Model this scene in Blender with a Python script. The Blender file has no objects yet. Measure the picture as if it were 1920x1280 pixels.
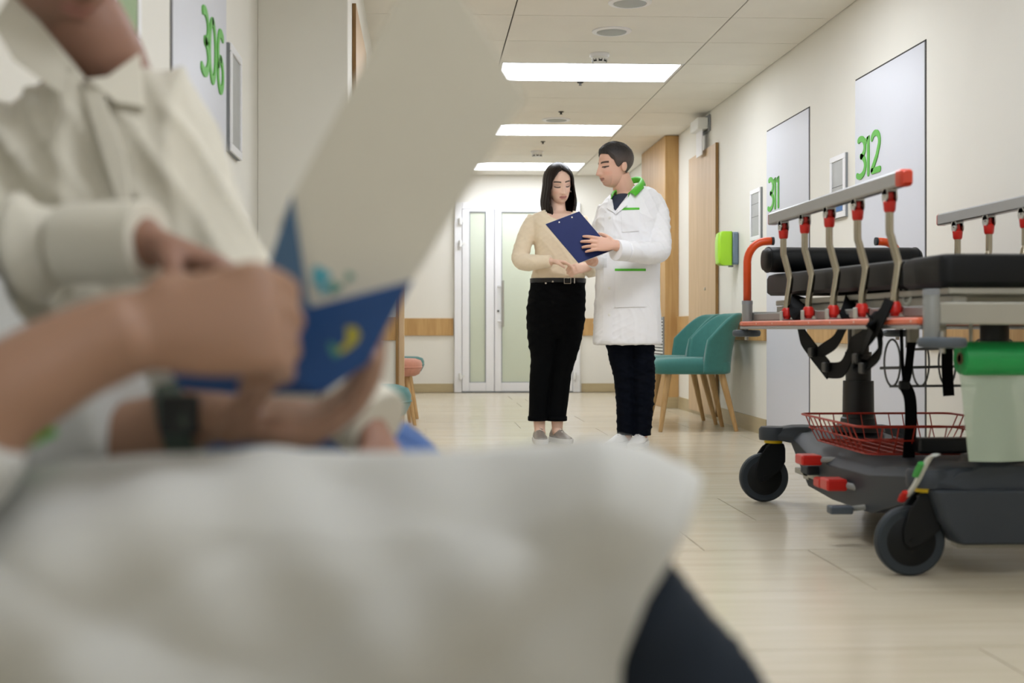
import bpy, bmesh, math, random
import numpy as np
from mathutils import Vector, Matrix, Euler
random.seed(7)
PI = math.pi
scn = bpy.context.scene
COL = scn.collection

# ---------------------------------------------------------------- camera
FPX, CX, CY, YAW, CAMH = 2350.0, 899.0, 617.0, 0.045, 0.70
cd = bpy.data.cameras.new('camera'); cam = bpy.data.objects.new('camera', cd); COL.objects.link(cam)
cam.location = (0, 0, CAMH); cam.rotation_euler = (PI/2, 0, -YAW)
cd.sensor_width = 36.0; cd.lens = FPX/1920*36.0
cd.shift_x = (960-CX)/1920.0; cd.shift_y = (CY-640)/1920.0
cd.clip_start = 0.05; cd.clip_end = 60
cd.dof.use_dof = True; cd.dof.focus_distance = 6.4; cd.dof.aperture_fstop = 2.75
scn.camera = cam

# ---------------------------------------------------------------- world and exposure
w = bpy.data.worlds.new('world'); scn.world = w; w.use_nodes = True
w.node_tree.nodes['Background'].inputs[0].default_value = (1.0, 0.96, 0.88, 1)
w.node_tree.nodes['Background'].inputs[1].default_value = 0.30
vs = scn.view_settings
vs.view_transform = 'Standard'; vs.look = 'None'; vs.gamma = 1.0; vs.use_curve_mapping = False
vs.exposure = 0.42
PANEL_POWER = 9.5

# ---------------------------------------------------------------- pixel -> place
_c, _s = math.cos(YAW), math.sin(YAW)
FWD = Vector((_s, _c, 0)); RGT = Vector((_c, -_s, 0)); CAMP = Vector((0, 0, CAMH))
def ray(px, py): return FWD + RGT*((px-CX)/FPX) + Vector((0, 0, (CY-py)/FPX))
def on_x(px, py, X): d = ray(px, py); return CAMP + d*(X/d.x)
def on_y(px, py, Y): d = ray(px, py); return CAMP + d*(Y/d.y)
def on_z(px, py, Z): d = ray(px, py); return CAMP + d*((Z-CAMH)/d.z)

# ---------------------------------------------------------------- materials
def lin(c):
    if isinstance(c, str):
        c = c.lstrip('#'); c = [int(c[i:i+2], 16)/255 for i in (0, 2, 4)]
        c = [v/12.92 if v <= .04045 else ((v+.055)/1.055)**2.4 for v in c]
    return (c[0], c[1], c[2], 1)
MATS = {}
def mat(name, col, rough=.5, metal=0, var=.04, scale=6, bump=0, bscale=60, spec=.5, sheen=0, alpha=1, trans=0, emit=0, stretch=(1,1,1), attr=None):
    m = bpy.data.materials.new(name); m.use_nodes = True; MATS[name] = m
    nt = m.node_tree; b = nt.nodes['Principled BSDF']
    b.inputs['Roughness'].default_value = rough; b.inputs['Metallic'].default_value = metal
    b.inputs['Specular IOR Level'].default_value = spec
    if sheen: b.inputs['Sheen Weight'].default_value = sheen
    if trans: b.inputs['Transmission Weight'].default_value = trans
    b.inputs['Alpha'].default_value = alpha
    tc = nt.nodes.new('ShaderNodeTexCoord'); mp = nt.nodes.new('ShaderNodeMapping'); mp.inputs['Scale'].default_value = stretch
    nt.links.new(tc.outputs['Object'], mp.inputs['Vector'])
    c = lin(col)
    if attr:
        a = nt.nodes.new('ShaderNodeAttribute'); a.attribute_name = attr; src = a.outputs['Color']
        nt.links.new(src, b.inputs['Base Color'])
    elif var:
        n = nt.nodes.new('ShaderNodeTexNoise'); n.inputs['Scale'].default_value = scale; n.inputs['Detail'].default_value = 4
        nt.links.new(mp.outputs[0], n.inputs['Vector'])
        r = nt.nodes.new('ShaderNodeValToRGB')
        r.color_ramp.elements[0].position = .3; r.color_ramp.elements[1].position = .7
        r.color_ramp.elements[0].color = tuple(v*(1-var) for v in c[:3])+(1,)
        r.color_ramp.elements[1].color = tuple(min(1, v*(1+var)) for v in c[:3])+(1,)
        nt.links.new(n.outputs['Fac'], r.inputs['Fac']); nt.links.new(r.outputs['Color'], b.inputs['Base Color'])
    else: b.inputs['Base Color'].default_value = c
    if bump:
        n2 = nt.nodes.new('ShaderNodeTexNoise'); n2.inputs['Scale'].default_value = bscale; n2.inputs['Detail'].default_value = 3
        nt.links.new(mp.outputs[0], n2.inputs['Vector'])
        bp = nt.nodes.new('ShaderNodeBump'); bp.inputs['Strength'].default_value = bump; bp.inputs['Distance'].default_value = .01
        nt.links.new(n2.outputs['Fac'], bp.inputs['Height']); nt.links.new(bp.outputs[0], b.inputs['Normal'])
    if emit:
        b.inputs['Emission Color'].default_value = c; b.inputs['Emission Strength'].default_value = emit
    return m
def woodmat(name, c0, c1, grain=(9, 9, .7), rough=.45):
    m = bpy.data.materials.new(name); m.use_nodes = True; nt = m.node_tree; b = nt.nodes['Principled BSDF']; MATS[name] = m
    b.inputs['Roughness'].default_value = rough
    tc = nt.nodes.new('ShaderNodeTexCoord'); mp = nt.nodes.new('ShaderNodeMapping'); mp.inputs['Scale'].default_value = grain
    nt.links.new(tc.outputs['Object'], mp.inputs[0])
    n = nt.nodes.new('ShaderNodeTexNoise'); n.inputs['Scale'].default_value = 3; n.inputs['Detail'].default_value = 6; n.inputs['Distortion'].default_value = .6
    nt.links.new(mp.outputs[0], n.inputs['Vector'])
    r = nt.nodes.new('ShaderNodeValToRGB'); r.color_ramp.elements[0].position = .32; r.color_ramp.elements[1].position = .68
    r.color_ramp.elements[0].color = lin(c0); r.color_ramp.elements[1].color = lin(c1)
    nt.links.new(n.outputs['Fac'], r.inputs[0]); nt.links.new(r.outputs[0], b.inputs['Base Color'])
    bp = nt.nodes.new('ShaderNodeBump'); bp.inputs['Strength'].default_value = .08; bp.inputs['Distance'].default_value = .004
    nt.links.new(n.outputs['Fac'], bp.inputs['Height']); nt.links.new(bp.outputs[0], b.inputs['Normal'])
    return m

# ---------------------------------------------------------------- mesh builder
def frame_from(d):
    d = d.normalized(); up = Vector((0, 0, 1)) if abs(d.z) < .92 else Vector((1, 0, 0))
    a = d.cross(up).normalized(); return a, a.cross(d).normalized(), d
class MB:
    def __init__(s): s.v = []; s.f = []
    def add(s, vs, fs):
        o = len(s.v); s.v += [Vector(v) for v in vs]; s.f += [tuple(i+o for i in f) for f in fs]; return s
    def box(s, a, b, M=None):
        x0, y0, z0 = a; x1, y1, z1 = b
        if x0 > x1: x0, x1 = x1, x0
        if y0 > y1: y0, y1 = y1, y0
        if z0 > z1: z0, z1 = z1, z0
        vs = [Vector(p) for p in ((x0,y0,z0),(x1,y0,z0),(x1,y1,z0),(x0,y1,z0),(x0,y0,z1),(x1,y0,z1),(x1,y1,z1),(x0,y1,z1))]
        if M: vs = [M @ v for v in vs]
        return s.add(vs, [(0,3,2,1),(4,5,6,7),(0,1,5,4),(1,2,6,5),(2,3,7,6),(3,0,4,7)])
    def cbox(s, c, d, M=None):
        return s.box((c[0]-d[0]/2, c[1]-d[1]/2, c[2]-d[2]/2), (c[0]+d[0]/2, c[1]+d[1]/2, c[2]+d[2]/2), M)
    def rings(s, R, cap=True, close=False):
        n = len(R[0]); vs = [p for r in R for p in r]; fs = []
        m = len(R)
        for i in range(m if close else m-1):
            for j in range(n):
                k = (j+1) % n; i2 = (i+1) % m
                fs.append((i*n+j, i*n+k, i2*n+k, i2*n+j))
        if cap and not close:
            fs.append(tuple(range(n-1, -1, -1))); fs.append(tuple((m-1)*n+j for j in range(n)))
        return s.add(vs, fs)
    def tube(s, path, r, n=12, cap=True, close=False):
        P = [Vector(p) for p in path]; m = len(P)
        rr = r if isinstance(r, (list, tuple)) else [r]*m
        R = []; a0 = None
        for i in range(m):
            if close: t = (P[(i+1) % m]-P[(i-1) % m])
            else: t = P[min(i+1, m-1)]-P[max(i-1, 0)]
            t.normalize()
            if a0 is None: a, b, _ = frame_from(t)
            else:
                a = (a0-t*a0.dot(t)).normalized(); b = t.cross(a)*-1
                b = a.cross(t)
            a0 = a
            ra = rr[i]; ra, rb = ra if isinstance(ra, (list, tuple)) else (ra, ra)
            R.append([P[i]+a*(ra*math.cos(2*PI*j/n))+b*(rb*math.sin(2*PI*j/n)) for j in range(n)])
        return s.rings(R, cap, close)
    def cyl(s, p0, p1, r, r1=None, n=20): return s.tube([p0, p1], [r, r if r1 is None else r1], n)
    def lathe(s, prof, c=(0,0,0), n=28, axis='z', M=None):
        R = []
        for (r, h) in prof:
            ring = []
            for j in range(n):
                a = 2*PI*j/n; x, y = r*math.cos(a), r*math.sin(a)
                p = Vector((x, y, h)) if axis == 'z' else (Vector((h, x, y)) if axis == 'x' else Vector((y, h, x)))
                if M: p = M @ p
                ring.append(p+Vector(c))
            R.append(ring)
        return s.rings(R, True)
    def grid(s, P):
        m, n = len(P), len(P[0]); vs = [p for r in P for p in r]
        return s.add(vs, [(i*n+j, i*n+j+1, (i+1)*n+j+1, (i+1)*n+j) for i in range(m-1) for j in range(n-1)])
    def prism(s, poly, dvec):
        n = len(poly); P = [Vector(p) for p in poly]; d = Vector(dvec)
        return s.add(P+[p+d for p in P], [tuple(range(n-1, -1, -1)), tuple(range(n, 2*n))]+[(j, (j+1) % n, (j+1) % n+n, j+n) for j in range(n)])
    def stroke(s, pts, wd, th, O, U, V, N):
        """flat rounded pen stroke in plane (O,U,V), proud along N"""
        P = [Vector((p[0], p[1])) for p in pts]; L, Rr = [], []
        m = len(P)
        for i in range(m):
            t = (P[min(i+1, m-1)]-P[max(i-1, 0)]).normalized(); nn = Vector((-t.y, t.x))*wd/2
            L.append(P[i]+nn); Rr.append(P[i]-nn)
        t0 = (P[1]-P[0]).normalized(); t1 = (P[-1]-P[-2]).normalized()
        def capp(c, a, b, t): return [c+(a-c)*math.cos(q)+t*(wd/2)*math.sin(q) for q in (PI/4, PI/2, 3*PI/4)]
        poly = L+capp(P[-1], L[-1], Rr[-1], t1)+Rr[::-1]+capp(P[0], Rr[0], L[0], -t0)
        W = lambda q, h: O+U*q.x+V*q.y+N*h
        # side walls + quads front
        for h in (th,):
            for i in range(m-1): s.add([W(L[i],h),W(Rr[i],h),W(Rr[i+1],h),W(L[i+1],h)], [(0,1,2,3)])
            s.add([W(L[-1],h)]+[W(q,h) for q in poly[m:m+3]]+[W(Rr[-1],h)], [(0,1,2,3,4)])
            s.add([W(Rr[0],h)]+[W(q,h) for q in poly[-3:]]+[W(L[0],h)], [(0,1,2,3,4)])
        k = len(poly)
        for i in range(k): s.add([W(poly[i],0),W(poly[(i+1)%k],0),W(poly[(i+1)%k],th),W(poly[i],th)], [(0,1,2,3)])
        return s
    def mesh(s, name):
        me = bpy.data.meshes.new(name); me.from_pydata([tuple(v) for v in s.v], [], s.f); me.validate()
        bm = bmesh.new(); bm.from_mesh(me); bmesh.ops.recalc_face_normals(bm, faces=bm.faces); bm.to_mesh(me); bm.free()
        return me
    def build(s, name, m, parent=None, smooth=False, bevel=0, seg=2, sub=0):
        return obj(name, s.mesh(name), m, parent, smooth, bevel, seg, sub)
def obj(name, me, m, parent=None, smooth=False, bevel=0, seg=2, sub=0):
    o = bpy.data.objects.new(name, me); COL.objects.link(o)
    if m is not None and not me.materials: me.materials.append(MATS[m] if isinstance(m, str) else m)
    if smooth:
        for p in me.polygons: p.use_smooth = True
    if bevel:
        b = o.modifiers.new('bevel', 'BEVEL'); b.width = bevel; b.segments = seg; b.limit_method = 'ANGLE'; b.angle_limit = .6
        if not smooth:
            for p in me.polygons: p.use_smooth = True
        b.harden_normals = True
    elif smooth == 'auto':
        try: me.set_sharp_from_angle(angle=.7)
        except Exception: pass
    if sub:
        q = o.modifiers.new('sub', 'SUBSURF'); q.levels = sub; q.render_levels = sub
    if parent is not None: attach(o, parent)
    return o
def attach(o, parent):
    o.parent = parent
    o.matrix_parent_inverse = wmat(parent).inverted()
def wmat(p):
    L = Matrix.LocRotScale(p.location, p.rotation_euler, p.scale)
    return L if p.parent is None else wmat(p.parent) @ p.matrix_parent_inverse @ L
def thing(name, label, cat, loc=(0,0,0), group=None):
    o = bpy.data.objects.new(name, None); COL.objects.link(o); o.location = loc; o.empty_display_size = .05
    return tag(o, label, cat, group)
def tag(o, label, cat, group=None):
    o['label'] = label; o['category'] = cat
    if group: o['group'] = group
    return o
def struct(o): o['kind'] = 'structure'; return o
def copy_tree(o, parent=None):
    c = o.copy(); COL.objects.link(c); c.parent = parent
    for ch in list(o.children): copy_tree(ch, c)
    return c
def remeshed(mb, voxel, smooth=3, name='m'):
    me = mb.mesh(name) if isinstance(mb, MB) else mb
    t = bpy.data.objects.new('tmp', me); COL.objects.link(t)
    md = t.modifiers.new('r', 'REMESH'); md.mode = 'VOXEL'; md.voxel_size = voxel
    dg = bpy.context.evaluated_depsgraph_get(); dg.update()
    r = bpy.data.meshes.new_from_object(t.evaluated_get(dg))
    bpy.data.objects.remove(t); bpy.data.meshes.remove(me)
    if smooth:
        bm = bmesh.new(); bm.from_mesh(r)
        for _ in range(smooth): bmesh.ops.smooth_vert(bm, verts=bm.verts, factor=.5, use_axis_x=True, use_axis_y=True, use_axis_z=True)
        bm.to_mesh(r); bm.free()
    r.name = name
    return r
def coords(me):
    a = np.empty(len(me.vertices)*3); me.vertices.foreach_get('co', a); return a.reshape(-1, 3)
def normals(me):
    a = np.empty(len(me.vertices)*3); me.vertex_normals.foreach_get('vector', a); return a.reshape(-1, 3)
def setco(me, a): me.vertices.foreach_set('co', a.ravel()); me.update()
_rng = np.random.RandomState(3)
def wrinkle(me, amp, freqs, dirs=None, seed=0, mask=None):
    """sum of warped sine folds along the normal"""
    p = coords(me); n = normals(me); rs = np.random.RandomState(seed); h = np.zeros(len(p))
    warp = np.stack([np.sin(p@rs.randn(3)*9+rs.rand()*6) for _ in range(3)], 1)*.02
    for i, f in enumerate(freqs):
        d = np.array(dirs[i]) if dirs else rs.randn(3)
        d = d/np.linalg.norm(d)
        ph = (p+warp)@d*f + rs.rand()*6.28
        env = .5+.5*np.sin(p@rs.randn(3)*5+rs.rand()*6)
        h += (1-np.abs(np.sin(ph)))**2*env/len(freqs)
    h -= h.mean()
    if mask is not None: h = h*mask(p)
    setco(me, p+n*(h*amp)[:, None]); return me
def catmull(P, k=6):
    P = [Vector(p) for p in P]; out = []
    for i in range(len(P)-1):
        p0, p1, p2, p3 = P[max(i-1, 0)], P[i], P[i+1], P[min(i+2, len(P)-1)]
        for j in range(k):
            t = j/k
            out.append(.5*((2*p1)+(p2-p0)*t+(2*p0-5*p1+4*p2-p3)*t*t+(3*p1-p0-3*p2+p3)*t**3))
    out.append(P[-1]); return out
def lerpl(vals, n):
    """resample list of scalars/tuples"""
    out = []
    for i in range(n):
        t = i/(n-1)*(len(vals)-1); k = min(int(t), len(vals)-2); u = t-k
        a, b = vals[k], vals[k+1]
        out.append(tuple(x+(y-x)*u for x, y in zip(a, b)) if isinstance(a, (list, tuple)) else a+(b-a)*u)
    return out
def stube(mb, pts, radii, k=6, n=20):
    P = catmull(pts, k); return mb.tube(P, lerpl(radii, len(P)), n)
# ================================================================ materials of the place
mat('wall_paint', '#e9e6dc', .62, var=.015, scale=2, bump=.02, bscale=180)
mat('wall_white', '#e8e5dc', .6, var=.015, scale=2)
mat('ceiling_tile', '#efebe1', .7, var=.02, scale=3, bump=.03, bscale=220)
mat('joint_dark', '#3a3834', .8, var=.1)
mat('floor_joint', '#9c9077', .7, var=.1)
mat('door_white', '#d2d4dc', .4, var=.01, scale=2)
mat('pvc_white', '#eeeef0', .3, var=.01)
mat('digit_green', '#55b432', .5, var=.03)
mat('skirting', '#b9a883', .4, var=.06, scale=5, stretch=(1, 1, 6))
mat('frosted_glass', '#cfd6c2', .12, var=.02, scale=1.5, spec=.7)
mat('grey_paper', '#a9aba9', .35, var=.08, scale=9, spec=.6)
mat('blue_print', '#3d6ea8', .5)
mat('green_print', '#7f9a63', .5, var=.1)
mat('steel', '#b9b9b6', .28, 1, var=.03)
mat('black_plastic', '#16181a', .45, var=.08)
mat('grey_plastic', '#8c9094', .5, var=.04)
mat('grille_grey', '#b4b8b6', .6)
mat('lamp_glow', '#f1f6ff', .5, var=0, emit=PANEL_POWER)
mat('lamp_frame', '#e9e9e6', .4, var=.01)
mat('lime_plastic', '#a5dc2e', .3, var=.02)
mat('smoke_plastic', '#6d7f90', .15, var=.03)
woodmat('oak', '#b58c54', '#c9a26a')
woodmat('oak_pale', '#c2a47c', '#d2b590')
woodmat('oak_edge_shade', '#7d5a2c', '#93703d')  # dark oak for edge bands and the post's painted shade
# floor tile: pale stone with streaks across the corridor
def floormat():
    m = bpy.data.materials.new('floor_tile'); m.use_nodes = True; nt = m.node_tree; b = nt.nodes['Principled BSDF']; MATS['floor_tile'] = m
    tc = nt.nodes.new('ShaderNodeTexCoord'); oi = nt.nodes.new('ShaderNodeObjectInfo')
    ad = nt.nodes.new('ShaderNodeVectorMath'); ad.operation = 'ADD'
    sc = nt.nodes.new('ShaderNodeVectorMath'); sc.operation = 'SCALE'; sc.inputs['Scale'].default_value = 17
    cmb = nt.nodes.new('ShaderNodeCombineXYZ')
    for i in range(3): nt.links.new(oi.outputs['Random'], cmb.inputs[i])
    nt.links.new(cmb.outputs[0], sc.inputs[0]); nt.links.new(tc.outputs['Object'], ad.inputs[0]); nt.links.new(sc.outputs[0], ad.inputs[1])
    mp = nt.nodes.new('ShaderNodeMapping'); mp.inputs['Scale'].default_value = (1.1, 12, 1)
    nt.links.new(ad.outputs[0], mp.inputs[0])
    n = nt.nodes.new('ShaderNodeTexNoise'); n.inputs['Scale'].default_value = 1.6; n.inputs['Detail'].default_value = 5
    nt.links.new(mp.outputs[0], n.inputs['Vector'])
    r = nt.nodes.new('ShaderNodeValToRGB'); r.color_ramp.elements[0].position = .3; r.color_ramp.elements[1].position = .72
    r.color_ramp.elements[0].color = lin('#cbc0a8'); r.color_ramp.elements[1].color = lin('#d7cdb8')
    nt.links.new(n.outputs['Fac'], r.inputs[0]); nt.links.new(r.outputs[0], b.inputs['Base Color'])
    b.inputs['Roughness'].default_value = .2; b.inputs['Specular IOR Level'].default_value = .5
floormat()

XW = 2.26; CZ = CAMH+1.715; XN = -.68; XB = -.31
YF = on_z(960, 735, 0).y; Y0 = -3.2; TH = .12
Y_B1 = 5.19; Y_B2 = 8.58
# ---------------------------------------------------------------- floor
fl = struct(MB().box((XN-TH, Y0-TH, -.12), (XW+TH, YF+TH, -.004)).build('floor', 'floor_joint'))
PIT = .612; R0 = on_z(1480, 1107, 0).y
TL = 1.2; gap = .003
tm = {}
for k in range(-10, 18):
    ya = R0+(k-1)*PIT; yb = ya+PIT
    ya, yb = max(ya, Y0), min(yb, YF)
    if yb-ya < .05: continue
    off = .889 + (.33 if k % 2 else 0) - .2*((k*7) % 5 == 0)
    x = off-4*TL
    while x < XW:
        xa, xb = max(x, XN), min(x+TL, XW)
        if xb-xa > .03:
            w_, h_ = xb-xa-gap, yb-ya-gap; key = (round(w_, 3), round(h_, 3))
            if key not in tm: tm[key] = MB().box((-w_/2, -h_/2, -.006), (w_/2, h_/2, 0)).mesh('tile')
            o = obj('floor_tile', tm[key], 'floor_tile', fl); o.location = ((xa+xb)/2, (ya+yb)/2, 0)
        x += TL
# ---------------------------------------------------------------- ceiling with tiles
ce = struct(MB().box((XN-TH, Y0-TH, CZ+.014), (XW+TH, YF+TH, CZ+.1)).build('ceiling', 'joint_dark'))
XA, XC = .492, 1.695; CR0 = on_z(1368, 32.8, CZ).y; CP = .607
LIT = {2, 6, 10, -2, -6, -10, -14}
tm = {}
for k in range(-17, 12):
    ya, yb = CR0+k*CP, CR0+(k+1)*CP
    ya, yb = max(ya, Y0), min(yb, YF)
    if yb-ya < .05: continue
    for (xa, xb, g) in ((XN, XA, .008), (XA, XC, .008), (XC, XW, .008)):
        if k in LIT and xa == XA: continue
        w_, h_ = xb-xa-g, yb-ya-.006; key = (round(w_, 3), round(h_, 3))
        if key not in tm: tm[key] = MB().box((-w_/2, -h_/2, 0), (w_/2, h_/2, .014)).mesh('tile')
        o = obj('ceiling_tile', tm[key], 'ceiling_tile', ce); o.location = ((xa+xb)/2, (ya+yb)/2, CZ)
lamp_names = {2: 'largest lit ceiling panel, nearest of the three in view', 6: 'lit ceiling panel, middle of the three in view', 10: 'smallest lit ceiling panel, farthest, behind the two heads'}
for k in sorted(LIT):
    ya, yb = CR0+k*CP, CR0+(k+1)*CP
    t = thing('ceiling_light', lamp_names[k] if k in lamp_names else ({-2: 'lit ceiling panel just above the top edge of the picture', -6: 'lit ceiling panel above the near half of the stretcher', -10: 'lit ceiling panel above the seated pair', -14: 'lit ceiling panel behind the camera'}[k]), 'ceiling light', ((XA+XC)/2, (ya+yb)/2, CZ), 'recessed ceiling panels')
    f = MB(); a, b = XA+.006, XC-.006; c, d = ya+.004, yb-.004; e = .018
    f.box((a, c, CZ), (b, c+e, CZ+.012)).box((a, d-e, CZ), (b, d, CZ+.012)).box((a, c+e, CZ), (a+e, d-e, CZ+.012)).box((b-e, c+e, CZ), (b, d-e, CZ+.012))
    f.build('frame', 'lamp_frame', t)
    MB().box((a+e, c+e, CZ+.003), (b-e, d-e, CZ+.010)).build('diffuser', 'lamp_glow', t)
# ---------------------------------------------------------------- walls
wr = struct(MB().box((XW, Y0-TH, 0), (XW+TH, YF+TH, CZ+.02)).build('wall_right', 'wall_paint'))
wf = struct(MB().box((XN-TH, YF, 0), (XW+TH, YF+TH, CZ+.02)).build('wall_far', 'wall_white'))
wl = struct(MB().box((XN-TH, Y0-TH, 0), (XN, YF+TH, CZ+.02)).build('wall_left', 'wall_paint'))
wk = struct(MB().box((XN-TH, Y0-TH, 0), (XW+TH, Y0, CZ+.02)).build('wall_back', 'wall_paint'))
b1 = struct(MB().box((XN, Y_B1, 0), (XB, Y_B2-.02, CZ+.01)).build('wall_projection', 'wall_paint', bevel=.004))
XP = on_y(747, 640, Y_B2).x
b2 = struct(MB().box((XN, Y_B2, 0), (XP, Y_B2+.08, CZ+.01)).build('wall_partition', 'wall_paint'))
# ---------------------------------------------------------------- skirting and wooden protection boards
def yx(px, X=XW): return on_x(px, 617, X).y
D311 = (yx(1517.8), yx(1439)); D312 = (yx(1735.7), yx(1605.6))
SK = .105; HB0, HB1 = .7-.034*XW, .7+.0495*XW
YWa = yx(1273); YSL0, YSL1 = yx(1348), yx(1297)
segs = [(Y0, D312[0]-.01), (D312[1]+.01, D311[0]-.01), (D311[1]+.01, YWa)]
for i, (a, b) in enumerate(segs): struct(MB().box((XW-.009, a, 0), (XW, b, SK)).build('baseboard_right', 'skirting'))
for i, (a, b) in enumerate([(Y0, D312[0]-.01), (D312[1]+.01, D311[0]-.01), (D311[1]+.01, YSL0-.005), (YSL1+.005, YWa-.005)]):
    struct(MB().box((XW-.02, a, HB0), (XW, b, HB1)).build('trim_%d' % (i+1), 'oak', bevel=.003))
xl0, xl1 = on_y(700, 617, YF).x, on_y(850, 617, YF).x
xr0, xr1 = on_y(1090, 617, YF).x, XW-.02
HF0, HF1 = on_y(800, 629, YF).z, on_y(800, 596.5, YF).z
for i, (a, b) in enumerate([(XN, xl1), (xr0, xr1)]):
    struct(MB().box((a, YF-.02, HF0), (b, YF, HF1)).build('trim_%d' % (i+5), 'oak', bevel=.003))
    struct(MB().box((a, YF-.009, 0), (b, YF, on_y(800, 719, YF).z)).build('baseboard_far', 'skirting'))
struct(MB().box((XN, Y_B2-.02, on_y(730, 638, Y_B2).z), (XP-.002, Y_B2, on_y(730, 594, Y_B2).z)).build('trim_7', 'oak', bevel=.003))
struct(MB().box((XN, Y_B2-.008, 0), (XP-.002, Y_B2, SK)).build('baseboard_partition', 'skirting'))
struct(MB().box((XN, Y0, 0), (XN+.009, Y_B1, SK)).build('baseboard_left', 'skirting'))
# wooden end post of the partition
t = struct(MB().box((XP+.002, Y_B2-.01, 0), (XP+.04, Y_B2+.09, CZ)).build('trim_8', 'oak_pale', bevel=.002))
MB().box((XP-.018, Y_B2-.03, 0), (XP+.0015, Y_B2-.012, CZ)).build('shade_strip', 'oak_edge_shade', t)  # darker strip paints in the shaded side of the post
# wood slab door on the left projection
zt = on_y(668, 7, 5.5).z
t = struct(MB().box((XB+.001, 5.5, .02), (XB+.018, 6.5, zt)).build('door_5', 'oak_pale', bevel=.002))
MB().box((XB+.001, 5.492, .02), (XB+.0175, 5.4995, zt)).build('edge_band', 'oak_edge_shade', t)
# ---------------------------------------------------------------- digits
def arc(cx, cy, rx, ry, a0, a1, n=14): return [(cx+rx*math.cos(math.radians(a0+(a1-a0)*i/n)), cy+ry*math.sin(math.radians(a0+(a1-a0)*i/n))) for i in range(n+1)]
GL = {  # unit height 1, stroke .13
 '3': (.46, [arc(.16, .72, .22, .22, 120, -80), arc(.13, .28, .27, .24, 80, -125)]),
 '1': (.26, [[(.0, .84), (.10, .93), (.10, .05)]]),
 '2': (.50, [arc(.20, .72, .20, .22, 150, -30)+[(.27, .40), (.03, .10)], [(.03, .07), (.42, .07)]]),
 '0': (.56, [arc(.22, .5, .20, .44, 90, 455, 26)]),
 '6': (.52, [[(.38, .90), (.28, .94)]+arc(.22, .66, .18, .28, 90, 180)[1:]+[(.04, .40)], arc(.22, .29, .18, .24, 90, 455, 24)]),
}
def digits(txt, O, U, V, N, h, wd, parent):
    g = h; x = 0
    for ch in txt:
        adv, strokes = GL[ch]; mb = MB()
        for s_ in strokes: mb.stroke([(x+p[0]*g*wd, p[1]*g) for p in s_], (.14)*g, .004, O, U, V, N)
        mb.build('door_digit', 'digit_green', parent); x += adv*g*wd
# ---------------------------------------------------------------- flush doors on the right, 306 on the left
def flush_door(n, ys, zt, X, sgn, txt, px0, pyb, hgt, wd):
    y0, y1 = ys
    d = struct(MB().box((X, y0, .006), (X-sgn*.006, y1, zt)).build('door_%d' % n, 'door_white'))
    g = MB()
    g.box((X, y0-.009, 0), (X-sgn*.002, y0-.001, zt+.010)).box((X, y1+.001, 0), (X-sgn*.002, y1+.007, zt+.010)).box((X, y0-.009, zt+.001), (X-sgn*.002, y1+.007, zt+.010))
    g.build('door_gap', 'joint_dark', d)
    O = on_x(px0, pyb, X-sgn*.006); U = Vector((0, -sgn, 0)); V = Vector((0, 0, 1)); N = Vector((-sgn, 0, 0))
    digits(txt, O, U, V, N, hgt, wd, d)
    return d
ztr = on_x(1735.7, 78.3, XW).z
flush_door(2, D312, ztr, XW, 1, '312', 1609, 336, .215, 1.28)
flush_door(3, D311, ztr, XW, 1, '311', 1441.5, 396, .215, 1.28)
D306 = (on_x(320, 617, XN).y, on_x(421, 617, XN).y)
flush_door(4, D306, ztr, XN, -1, '306', 378, 135, .212, 1.32)
# ---------------------------------------------------------------- info frames beside doors
def info_frame(X, sgn, y0, y1, z0, z1, label, prints):
    t = thing('info_frame', label, 'sign', (X, (y0+y1)/2, z0), 'door information frames')
    th = .02; X2 = X-sgn*th; e = .03
    MB().box((X-sgn*.0005, y0, z0), (X-sgn*.012, y1, z1)).build('backing', 'grey_plastic', t)
    f = MB()
    for (a, b, c, d) in ((y0, y1, z0, z0+e), (y0, y1, z1-e, z1), (y0, y0+e, z0+e, z1-e), (y1-e, y1, z0+e, z1-e)):
        f.box((X-sgn*.012, a, c), (X2, b, d))
    f.build('frame', 'pvc_white', t, bevel=.003)
    p = MB().box((X-sgn*.0125, y0+e, z0+e), (X-sgn*.0145, y1-e, z1-e)).build('pane', 'grey_paper', t)
    for (u0, u1, v0, v1, m) in prints:
        Y = lambda u: y0+e+(y1-y0-2*e)*u
        Z = lambda v: z0+e+(z1-z0-2*e)*v
        MB().box((X-sgn*.0146, Y(u0), Z(v0)), (X-sgn*.0152, Y(u1), Z(v1))).build('print', m, p)
    return t
line = lambda v: (.0, 1, v, v+.008, 'joint_dark')
fa = on_x(1590, 405, XW); fb = on_x(1562, 297, XW)
info_frame(XW, 1, fa.y, fb.y, fa.z, fb.z, 'white info frame with a blue strip, partly behind the raised stretcher rail', [(.02, .98, .02, .22, 'blue_print'), line(.5)])
fa = on_x(1430, 448, XW); fb = on_x(1411, 358, XW)
info_frame(XW, 1, fa.y, fb.y, fa.z, fb.z, 'narrow white info frame between the soap dispenser and green number 311', [line(.45), line(.75)])
info_frame(XN, -1, 4.36, 4.62, 1.315, 1.69, 'white info frame seen edge-on, right of the green number 306', [])
fa = on_x(250, 100, XN)
info_frame(XN, -1, fa.y-.26, fa.y, fa.z, fa.z+.36, 'white info frame with a green print above the seated shirt wearer', [(.0, 1, .02, .3, 'green_print'), line(.32), line(.62)])
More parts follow.
